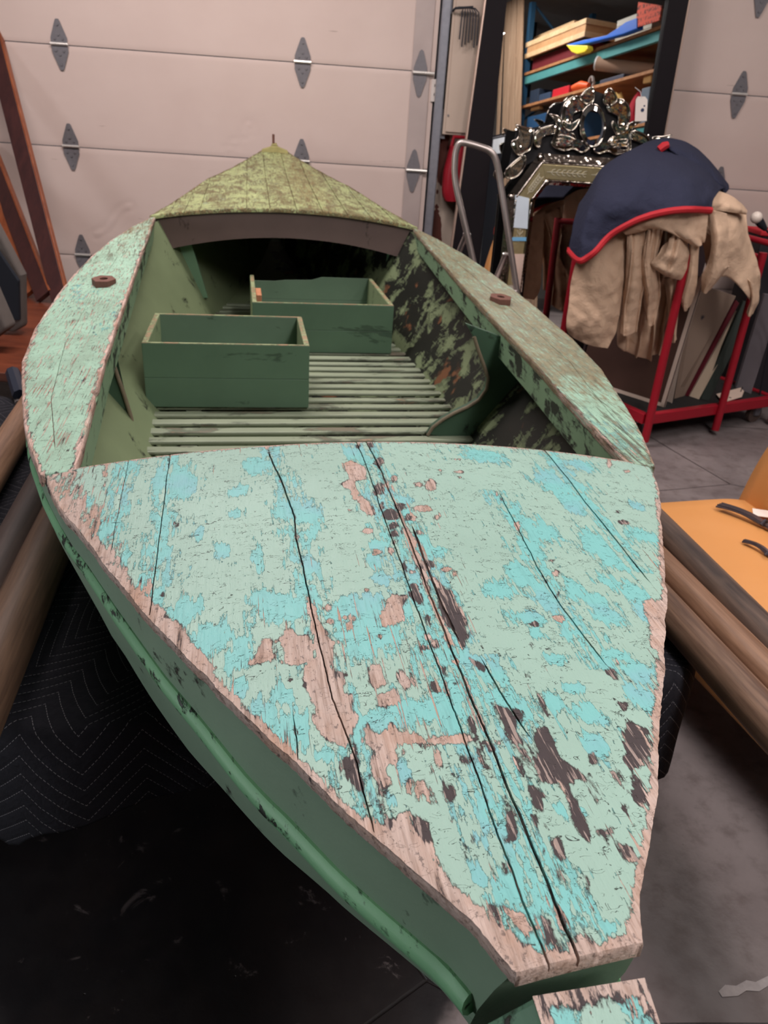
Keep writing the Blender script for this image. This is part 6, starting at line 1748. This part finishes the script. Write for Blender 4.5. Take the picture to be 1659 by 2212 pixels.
# ------------------------------------------------------------------ red panel cart, panels, drop cloths
def cart():
    MR = plain('red_cart_paint', srgb(158, 24, 40), .38, 0, .12, 12)
    MK = plain('black_deck_board', srgb(36, 34, 34), .75, 0, .2, 20)
    zd_ = .15
    C = Vector(at_z(1394, 905, zd_)); Rr = Vector(at_z(1650, 868, zd_))
    e1 = (Rr - C).normalized(); e2 = Vector((-e1.y, e1.x, 0))
    L1, L2 = 1.05, .78
    def pt(a, b, z): return tuple(C + e1 * a + e2 * b + Vector((0, 0, z - zd_)))
    r = empty('panel_cart', pt(.5, .4, 0), 0, 'red tube framed panel cart with black deck, loaded with panels and cloths', 'cart')
    def tb(a, b, name, rad=.022):
        m = MB(); m.tube([a, b], rad, 14); return m.build(name, MR, r, smooth=True, angle=60)
    for (a, b), (c, d) in (((0, 0), (L1, 0)), ((0, 0), (0, L2)), ((L1, 0), (L1, L2)), ((0, L2), (L1, L2))):
        m = MB(); A = Vector(pt(a, b, zd_)); B = Vector(pt(c, d, zd_)); dd = (B - A).normalized(); s = Vector((-dd.y, dd.x, 0)) * .02
        m.hexa([A - s + Vector((0, 0, -.03)), B - s + Vector((0, 0, -.03)), B + s + Vector((0, 0, -.03)), A + s + Vector((0, 0, -.03))], [A - s + Vector((0, 0, .03)), B - s + Vector((0, 0, .03)), B + s + Vector((0, 0, .03)), A + s + Vector((0, 0, .03))])
        m.build('base_rail', MR, r, bevel=.005)
    m = MB(); m.hexa([pt(.02, .02, zd_), pt(L1 - .02, .02, zd_), pt(L1 - .02, L2 - .02, zd_), pt(.02, L2 - .02, zd_)], [pt(.02, .02, zd_ + .02), pt(L1 - .02, .02, zd_ + .02), pt(L1 - .02, L2 - .02, zd_ + .02), pt(.02, L2 - .02, zd_ + .02)])
    m.build('deck', MK, r)
    # posts
    A = Vector(at_z(1397, 930, .03)); ka = (A - C)
    B = Vector(at_z(1521, 918, .03)); Bp = (B - C).dot(e1)
    ht = Vector(at_y(1512, 540, A.y + .02)).z
    for q in ((.0, -.03), (Bp, -.03), (L1, -.03), (.0, L2), (L1, L2)):
        tb(pt(q[0], q[1], .03), pt(q[0], q[1], ht if q[1] < .1 else ht + .05), 'post')
    for a in (.0, Bp, L1):
        tb(pt(a, -.03, ht - .03), pt(a, L2, ht + .02), 'top_bar', .018)
    tb(pt(0, L2, ht + .03), pt(L1, L2, ht + .03), 'top_bar', .018)
    for a, b in ((.06, .06), (L1 - .06, .06), (.06, L2 - .06), (L1 - .06, L2 - .06)):
        m = MB(); m.tube([pt(a, b - .014, .055), pt(a, b + .014, .055)], .055, 16); m.build('caster_wheel', plain('caster_rubber', srgb(92, 76, 70), .6), r, smooth=True, angle=40)
        m = MB(); m.hexa([pt(a - .02, b - .03, .05), pt(a + .02, b - .03, .05), pt(a + .02, b + .03, .05), pt(a - .02, b + .03, .05)], [pt(a - .03, b - .03, .118), pt(a + .03, b - .03, .118), pt(a + .03, b + .03, .118), pt(a - .03, b + .03, .118)])
        m.build('caster_fork', M_GALV, r)
    zt = zd_ + .021
    # panels standing on the deck: (a0,b0)-(a1,b1) foot line, lean, height, thickness
    def panel(a0, b0, a1, b1, h, lean, th, mat, label, edge=None, name='stored_panel'):
        P0_ = Vector(pt(a0, b0, zt)); P1_ = Vector(pt(a1, b1, zt)); d = (P1_ - P0_).normalized(); nn = Vector((-d.y, d.x, 0))
        up = (Vector((0, 0, 1)) * math.cos(lean) + nn * math.sin(lean)); off = nn * math.cos(lean) * th - Vector((0, 0, 1)) * math.sin(lean) * th
        lift = Vector((0, 0, max(0, math.sin(lean) * th)))
        q = [P0_ + lift, P1_ + lift, P1_ + lift + up * h, P0_ + lift + up * h]
        o = empty(name, tuple(P0_), 0, label, 'panel', 'panels standing on the red cart')
        m = MB(); m.hexa(q, [v + off for v in q]); m.build('board', mat, o, bevel=.002)
        if edge is not None:
            m = MB()
            w = .02
            m.hexa([v - off * .15 for v in (q[0], q[1], q[1] + up * w, q[0] + up * w)], [v + off * 1.1 for v in (q[0], q[1], q[1] + up * w, q[0] + up * w)])
            m.build('edge_band', edge, o, label='pale edge')
            m = MB(); d2 = d * w
            m.hexa([v - off * .15 for v in (q[1] - d2, q[1], q[2], q[2] - d2)], [v + off * 1.1 for v in (q[1] - d2, q[1], q[2], q[2] - d2)])
            m.build('edge_band', edge, o, label='pale edge')
        return o
    MW = plain('white_edge', srgb(206, 186, 172), .6); 
    panel(.06, L2 - .14, .20, .07, .72, math.radians(8), .02, plain('dark_brown_panel', srgb(74, 50, 42), .6, 0, .15, 8), 'dark brown panel with pale edges standing at the left of the red cart', MW)
    k = NT('beige_board', .7); blot = k.step(k.noise(k.co(), 7, 2), .64, .68)
    k.color(k.mix(blot, srgb(134, 114, 100), srgb(44, 40, 48)))
    def lean_board(px, dy, th, mat, label):
        bl0, br0, tr0, tl0 = px
        b0 = Vector(at_z(*bl0, zt)); b1 = Vector(at_z(*br0, zt)); 
        t1 = Vector(at_y(*tr0, b1.y + dy)); t0 = Vector(at_y(*tl0, b0.y + dy)); off = Vector((0, th, 0))
        o = empty('stored_panel', tuple(b0), 0, label, 'panel', 'panels standing on the red cart')
        m = MB(); m.hexa([b0, b1, t1, t0], [b0 + off, b1 + off, t1 + off, t0 + off]); m.build('board', mat, o, bevel=.002)
    lean_board(((1438, 866), (1452, 872), (1478, 740), (1462, 735)), .05, .02, MW, 'narrow white edged board upright behind the front post of the red cart')
    lean_board(((1456, 862), (1478, 856), (1590, 640), (1500, 610)), .14, .015, k.m, 'beige board with dark blots standing in the middle of the red cart')
    lean_board(((1479, 854), (1487, 857), (1597, 655), (1590, 648)), .15, .02, plain('maroon_board', srgb(92, 22, 34), .6), 'thin maroon edged panel leaning beside the beige board on the red cart')
    lean_board(((1489, 856), (1510, 863), (1608, 680), (1592, 672)), .15, .02, plain('cream_strip_board', srgb(196, 176, 154), .6), 'narrow cream edged panel leaning right of the maroon panel on the red cart')
    lean_board(((1513, 862), (1532, 866), (1632, 660), (1606, 650)), .16, .03, plain('dark_green_board', srgb(34, 42, 36), .7), 'dark green framed panel leaning in the red cart near its second post')
    lean_board(((1590, 838), (1622, 852), (1690, 640), (1652, 635)), .14, .03, plain('lavender_grey_panel', srgb(124, 116, 122), .7), 'lavender grey panel leaning at the right end of the red cart')
    panel(.10, L2 - .10, .95, L2 - .10, .80, math.radians(-2), .02, plain('dark_back_board', srgb(56, 42, 44), .7), 'wide dark board standing along the back of the red cart')
    # blank tag with a string on the deck
    q = [Vector(at_z(x, y, zt + .012)) for x, y in ((1547, 852), (1600, 838), (1607, 846), (1602, 858), (1562, 870))]
    o = empty('hang_tag', tuple(q[0]), 0, 'white hang tag with a dark mark lying on the red cart deck', 'tag')
    m = MB(); m.prism(q, (0, 0, .003)); m.build('card', plain('tag_card_deck', srgb(222, 196, 180), .7), o)
    c = Vector(at_z(1577, 859, zt + .0156)); m = MB(); m.tube([c, c + Vector((0, 0, .001))], .008, 8); m.build('ink_mark', M_RUBBER, o)
    m = MB(); m.tube([Vector(at_z(1600, 846, zt + .016)), Vector(at_z(1606, 832, zt + .02)), Vector(at_z(1585, 826, zt + .01)), Vector(at_z(1560, 828, zt + .01))], .003, 6); m.build('string', plain('dark_string_deck', srgb(56, 48, 48), .9), o, smooth=True)
    return pt, L1, L2, ht
CART = cart()

def canvas(name, col, var=.16):
    k = NT(name, .9, 0, .15); co = k.co()
    n = k.noise(co, 6, 5, .6); f = k.noise(co, 300, 2)
    c = Vector(col[:3])
    k.color(k.mix(n, (*(c * (1 - var)), 1), (*(c * (1 + var)), 1)))
    k.normal(k.bump(k.add(k.lin(f, .15, n), k.noise(co, 26, 4, .6, 1.2)), .006))
    return k.m
M_CANVAS = canvas('tan_canvas', srgb(208, 176, 150))
M_NAVY = canvas('navy_blanket_cloth', srgb(48, 50, 68), .1)
M_BIND = plain('red_binding', srgb(186, 34, 44), .7, 0, .1, 30)

def crom(p0, p1, p2, p3, t):
    return .5 * (2 * p1 + (p2 - p0) * t + (2 * p0 - 5 * p1 + 4 * p2 - p3) * t * t + (3 * p1 - p0 - 3 * p2 + p3) * t ** 3)

def sheet(rows, nu=60, nv=60, fold=0.0, nf=6, seed=0.0, lump=.02, taper=(0, 1), wrinkle=.006):
    """smooth cloth surface through a control grid of (px, py, depth) rows; folds run down the sheet"""
    G = [[np.array(at_y(a, b, c)) for a, b, c in r] for r in rows]
    def interp(seq, t):
        n = len(seq) - 1; x = t * n; i = min(int(x), n - 1); f = x - i
        return crom(seq[max(0, i - 1)], seq[i], seq[i + 1], seq[min(n, i + 2)], f)
    out = []
    for j in range(nv + 1):
        v = j / nv
        colp = [interp([r[k] for r in G], v) for k in range(len(G[0]))]
        row = []
        for i in range(nu + 1):
            u = i / nu
            p = interp(colp, u)
            amp = fold * (taper[0] + (taper[1] - taper[0]) * v)
            w = u * nf * 2 * math.pi + 1.5 * mnoise.noise((u * 4, v * 1.6, seed)) * 2
            off = amp * (math.sin(w) + .45 * math.sin(w * 2.1 + 1 + seed)) + lump * mnoise.noise((p[0] * 6, p[2] * 6, seed + 5)) + wrinkle * mnoise.noise((p[0] * 22, p[2] * 22, seed + 9))
            row.append(tuple(p + np.array([amp * .5 * math.cos(w), -off, 0])))
        out.append(row)
    return out

def cloth(name, rows, mat, parent=None, thick=.006, **k):
    m = MB(); m.grid(sheet(rows, **k))
    o = m.build(name, mat, parent, smooth=True, angle=180)
    md = o.modifiers.new('solid', 'SOLIDIFY'); md.thickness = thick; md.offset = 0
    return o

def cloths():
    y = 4.0
    # folded canvas hanging at the left
    o = cloth('drop_cloth', [[(1262, 535, 4.12), (1305, 505, 4.08), (1356, 480, 4.10)], [(1238, 590, 4.10), (1292, 588, 4.03), (1350, 575, 4.08)], [(1229, 650, 4.10), (1283, 655, 4.02), (1340, 650, 4.08)], [(1222, 700, 4.10), (1276, 712, 4.02), (1331, 715, 4.07)], [(1228, 722, 4.12), (1268, 744, 4.06), (1312, 752, 4.06), ][:3], ], M_CANVAS, fold=.006, nf=1.3, seed=1, lump=.03, wrinkle=.010)
    tag(o, 'tan canvas drop cloth folded flat, hanging at the left side of the red cart', 'drop cloth', 'tan drop cloths on the red cart')
    # bunched canvas in the middle: a few separate hanging folds
    r = empty('drop_cloth', tuple(at_y(1400, 640, 4.05)), 0, 'tan canvas drop cloth bunched in narrow hanging folds at the middle of the cart', 'drop cloth', 'tan drop cloths on the red cart')
    cloth('hanging_fold', [[(1334, 500, 4.16), (1385, 470, 4.14), (1440, 455, 4.13), (1490, 452, 4.14)], [(1346, 560, 4.17), (1395, 545, 4.15), (1440, 535, 4.13), (1478, 530, 4.15)], [(1340, 640, 4.20), (1388, 640, 4.18), (1424, 632, 4.18), (1458, 610, 4.2)], [(1334, 700, 4.22), (1376, 712, 4.2), (1412, 716, 4.2), (1432, 700, 4.22)], [(1330, 740, 4.24), (1368, 768, 4.22), (1402, 778, 4.22), (1420, 764, 4.23)]], M_CANVAS, r, fold=.030, nf=3.4, seed=2, lump=.05, taper=(1.0, .9), wrinkle=.010)
    cloth('hanging_fold', [[(1352, 508, 4.06), (1374, 495, 4.04), (1398, 490, 4.07)], [(1352, 580, 4.06), (1372, 575, 4.0), (1394, 560, 4.06)], [(1342, 660, 4.08), (1364, 655, 4.02), (1384, 640, 4.08)], [(1336, 715, 4.1), (1352, 726, 4.05), (1372, 715, 4.1)]], M_CANVAS, r, fold=.014, nf=1.4, seed=3, taper=(1, .8), wrinkle=.008)
    cloth('hanging_fold', [[(1396, 500, 4.02), (1412, 490, 4.0), (1430, 486, 4.03)], [(1384, 570, 4.05), (1402, 575, 4.0), (1418, 560, 4.05)], [(1392, 640, 4.08), (1406, 650, 4.03), (1424, 640, 4.08)], [(1396, 690, 4.1), (1404, 706, 4.06), (1414, 696, 4.1)]], M_CANVAS, r, fold=.012, nf=1.3, seed=4, taper=(1, .8), wrinkle=.008)
    cloth('hanging_fold', [[(1438, 520, 4.02), (1462, 505, 3.99), (1486, 510, 4.03)], [(1422, 548, 4.0), (1456, 545, 3.96), (1487, 545, 4.02)], [(1406, 566, 4.0), (1446, 585, 3.95), (1484, 585, 4.01)], [(1402, 570, 4.02), (1440, 596, 3.98), (1474, 606, 4.01)]], M_CANVAS, r, fold=.010, nf=1.6, seed=6, taper=(1.2, .4), wrinkle=.014, lump=.04)
    cloth('hanging_fold', [[(1338, 492, 4.02), (1400, 462, 3.98), (1470, 446, 3.97), (1530, 450, 4.0)], [(1346, 502, 4.0), (1400, 478, 3.95), (1470, 470, 3.94), (1528, 480, 3.98)], [(1352, 506, 4.02), (1410, 490, 3.97), (1474, 505, 3.94), (1524, 510, 3.98)], [(1362, 504, 4.04), (1430, 494, 4.0), (1500, 530, 3.97), (1520, 524, 3.99)]], M_CANVAS, r, fold=.008, nf=3, seed=7)
    cloth('hanging_fold', [[(1436, 600, 4.1), (1452, 600, 4.06), (1468, 596, 4.1)], [(1440, 660, 4.12), (1454, 665, 4.08), (1466, 655, 4.12)], [(1440, 720, 4.12), (1452, 740, 4.1), (1460, 728, 4.13)]], M_CANVAS, r, fold=.012, nf=1.5, seed=8)
    cloth('hanging_fold', [[(1492, 524, 4.0), (1502, 524, 3.98), (1512, 526, 4.0)], [(1486, 580, 4.02), (1496, 582, 3.99), (1506, 580, 4.02)], [(1470, 640, 4.04), (1482, 644, 4.0), (1498, 640, 4.05)], [(1474, 660, 4.05), (1482, 674, 4.02), (1490, 662, 4.05)]], M_CANVAS, r, fold=.006, nf=1, seed=9)
    # canvas over the right posts
    r2 = empty('drop_cloth', tuple(at_y(1580, 560, 4.2)), 0, 'tan canvas drop cloth draped over the right posts of the red cart', 'drop cloth', 'tan drop cloths on the red cart')
    cloth('draped_panel', [[(1500, 440, 4.3), (1540, 420, 4.3), (1580, 436, 4.3), (1612, 456, 4.35)], [(1510, 480, 4.14), (1550, 470, 4.12), (1590, 474, 4.14), (1618, 506, 4.25)], [(1520, 545, 4.12), (1556, 538, 4.08), (1600, 545, 4.1), (1634, 570, 4.22)], [(1524, 596, 4.13), (1566, 590, 4.09), (1606, 605, 4.11), (1640, 625, 4.22)], [(1530, 602, 4.15), (1572, 596, 4.11), (1614, 640, 4.12), (1634, 660, 4.2)]], M_CANVAS, r2, fold=.005, nf=1.1, seed=11, lump=.045, taper=(1, .6), wrinkle=.008)
    cloth('hanging_tail', [[(1612, 600, 4.13), (1624, 610, 4.11), (1637, 620, 4.2)], [(1622, 640, 4.14), (1628, 645, 4.12), (1636, 650, 4.18)], [(1612, 676, 4.15), (1618, 684, 4.13), (1624, 678, 4.17)]], M_CANVAS, r2, fold=.004, nf=1, seed=12)
    cloth('rolled_end', [[(1540, 410, 4.28), (1575, 422, 4.26), (1600, 440, 4.26), (1614, 456, 4.28)], [(1535, 430, 4.14), (1565, 438, 4.12), (1596, 450, 4.13), (1613, 460, 4.18)], [(1530, 452, 4.12), (1560, 456, 4.1), (1590, 460, 4.12), (1610, 463, 4.17)]], M_CANVAS, r2, fold=.004, nf=2, seed=13)
    cloth('knotted_tail', [[(1522, 456, 4.02), (1545, 455, 3.98), (1570, 462, 4.03)], [(1536, 510, 4.0), (1552, 512, 3.96), (1570, 520, 4.02)], [(1532, 560, 4.0), (1548, 566, 3.95), (1572, 574, 4.0)], [(1516, 592, 4.02), (1546, 600, 3.96), (1573, 578, 4.02)], [(1514, 626, 4.04), (1524, 634, 4.0), (1534, 622, 4.04)]], M_CANVAS, r2, fold=.005, nf=1.0, seed=14, wrinkle=.008, lump=.04)
    # navy blanket with red binding over everything
    NR = [[(1272, 430, 4.75), (1312, 372, 4.85), (1372, 322, 4.85), (1436, 300, 4.80), (1502, 322, 4.72), (1566, 396, 4.55)],
          [(1254, 436, 4.45), (1302, 366, 4.48), (1362, 330, 4.48), (1424, 326, 4.46), (1492, 346, 4.42), (1566, 406, 4.40)],
          [(1243, 470, 4.24), (1285, 418, 4.16), (1350, 380, 4.12), (1420, 372, 4.1), (1494, 382, 4.1), (1556, 412, 4.24)],
          [(1234, 512, 4.14), (1268, 482, 4.03), (1338, 438, 3.98), (1410, 420, 3.96), (1480, 416, 3.96), (1545, 430, 4.04)],
          [(1228, 542, 4.12), (1259, 560, 4.0), (1326, 503, 3.95), (1400, 467, 3.92), (1470, 452, 3.91), (1541, 456, 3.96)]]
    r3 = empty('felt_blanket', tuple(at_y(1400, 420, 4.1)), 0, 'navy blue blanket with red binding thrown over the tan drop cloths on the cart', 'blanket')
    cloth('blanket_body', NR, M_NAVY, r3, .012, nu=70, nv=70, fold=.007, nf=2.6, seed=21, lump=.05, wrinkle=.010)
    S = sheet(NR, nu=70, nv=70, fold=.007, nf=2.6, seed=21, lump=.05, wrinkle=.010)
    m = MB(); m.tube([Vector(p) + Vector((0, -.004, 0)) for p in S[-1]], .016, 8); m.build('red_binding', M_BIND, r3, smooth=True)
    m = MB(); m.tube([Vector(S[j][0]) for j in range(64, 71)], .013, 8); m.build('red_binding', M_BIND, r3, smooth=True)
    a = [Vector(at_y(x, yy, 4.44)) for x, yy in ((1424, 324), (1434, 316), (1444, 312))]
    m = MB(); m.tube(a, [.02, .022, .016], 8); m.build('red_binding', M_BIND, r3, smooth=True)
    fl = [[(1425, 312, 4.6), (1470, 305, 4.62), (1525, 340, 4.6), (1572, 400, 4.55)], [(1440, 318, 4.46), (1490, 330, 4.44), (1535, 365, 4.42), (1573, 410, 4.42)], [(1470, 340, 4.4), (1510, 362, 4.36), (1545, 392, 4.34), (1566, 418, 4.38)]]
    cloth('folded_flap', fl, M_NAVY, r3, .012, fold=.01, nf=1.5, seed=23, lump=.02)
    # tan cloth hanging behind the cart, seen in the Venetian mirror
    o = cloth('drop_cloth', [[(1290, 430, 4.66), (1340, 410, 4.64), (1400, 410, 4.66)], [(1270, 500, 4.72), (1335, 490, 4.74), (1400, 490, 4.72)], [(1260, 570, 4.72), (1330, 580, 4.74), (1395, 570, 4.72)], [(1280, 610, 4.70), (1330, 640, 4.72), (1380, 620, 4.70)]], M_CANVAS, fold=.02, nf=2.5, seed=31, lump=.03)
    tag(o, 'tan canvas drop cloth hanging behind the cart, reflected in the Venetian mirror', 'drop cloth', 'tan drop cloths on the red cart')
cloths()

def bulb_lamp():
    p = at_y(1634, 470, 4.6); q = at_y(1645, 485, 4.6); e = at_y(1668, 512, 4.6)
    r = empty('lamp_bulb', tuple(p), 0, 'white bulb in a black socket with cord at the right edge beside the drop cloth', 'bulb')
    m = MB(); m.sphere(tuple(p), .032, 14); m.build('bulb', plain('opal_glass', srgb(232, 216, 204), .3), r, smooth=True)
    m = MB(); m.tube([tuple(p * .5 + q * .5), tuple(q), tuple(q * .6 + e * .4)], [.024, .022, .012], 12); m.build('socket', M_RUBBER, r, smooth=True)
    m = MB(); m.tube([tuple(q * .6 + e * .4), tuple(e), (float(e[0]) + .15, float(e[1]), float(e[2]) - .5), (float(e[0]) + .2, float(e[1]), .01)], .006, 6); m.build('cord', M_RUBBER, r, smooth=True)
    # dark tote with red rim behind the cart's right end
    a = at_y(1618, 500, 5.02); b = at_y(1640, 640, 5.02)
    r = empty('storage_tote', (float(a[0]) + .3, 4.95, float(b[2])), 0, 'dark storage tote with red rim at the right edge behind the cart', 'tote')
    m = MB(); m.box((float(a[0]) + .40, 5.14, (float(a[2])) / 2), (.62, .24, float(a[2]) - .03)); m.build('tote_body', plain('charcoal_plastic', srgb(38, 34, 40), .6), r, bevel=.01)
    m = MB(); m.box((float(a[0]) + .40, 5.14, float(a[2]) - .005), (.66, .27, .03)); m.build('rim', M_BIND, r, bevel=.008)
bulb_lamp()
# ------------------------------------------------------------------ light
def area(name, loc, size, power, col=(1, .95, .9), rot=(0, 0, 0)):
    l = bpy.data.lights.new(name, 'AREA'); l.shape = 'RECTANGLE'
    l.size, l.size_y = size; l.energy = power; l.color = col
    o = bpy.data.objects.new(name, l); o.location = loc; o.rotation_euler = rot
    COL.objects.link(o); return o
area('ceiling_light', (1.25, .7, 3.5), (.5, 2.4), 52, (1, .95, .94))
area('ceiling_light', (-1.2, 3.3, 3.6), (2.4, .5), 112, (1, .91, .89))
area('ceiling_light', (1.3, -1.5, 3.6), (1.6, .5), 20, (1, .94, .92))  # added fill behind the viewer for the bow side
area('ceiling_light', (2.0, -1.7, 4.6), (.5, 2.4), 120, (1, .95, .92))  # added to light the rack that the mirror shows
area('ceiling_light', (2.3, 3.1, 3.7), (.5, 2.0), 42, (1, .92, .88))  # added to brighten the right wall and the drop cloths
area('window_light', (-4.2, -.2, 1.15), (1.4, 1.0), 62, (.92, .96, 1), (0, -math.pi / 2, 0))  # added low side fill for the hull, no window stands there
w = bpy.data.worlds.new('world'); SC.world = w; w.use_nodes = True
w.node_tree.nodes['Background'].inputs[0].default_value = (.9, .9, 1, 1)
w.node_tree.nodes['Background'].inputs[1].default_value = .06

cy = SC.cycles
cy.max_bounces = 7
cy.diffuse_bounces = 3
cy.glossy_bounces = 5
cy.caustics_reflective = False
cy.caustics_refractive = False
cy.use_adaptive_sampling = True
cy.adaptive_threshold = .04
cy.adaptive_min_samples = 16
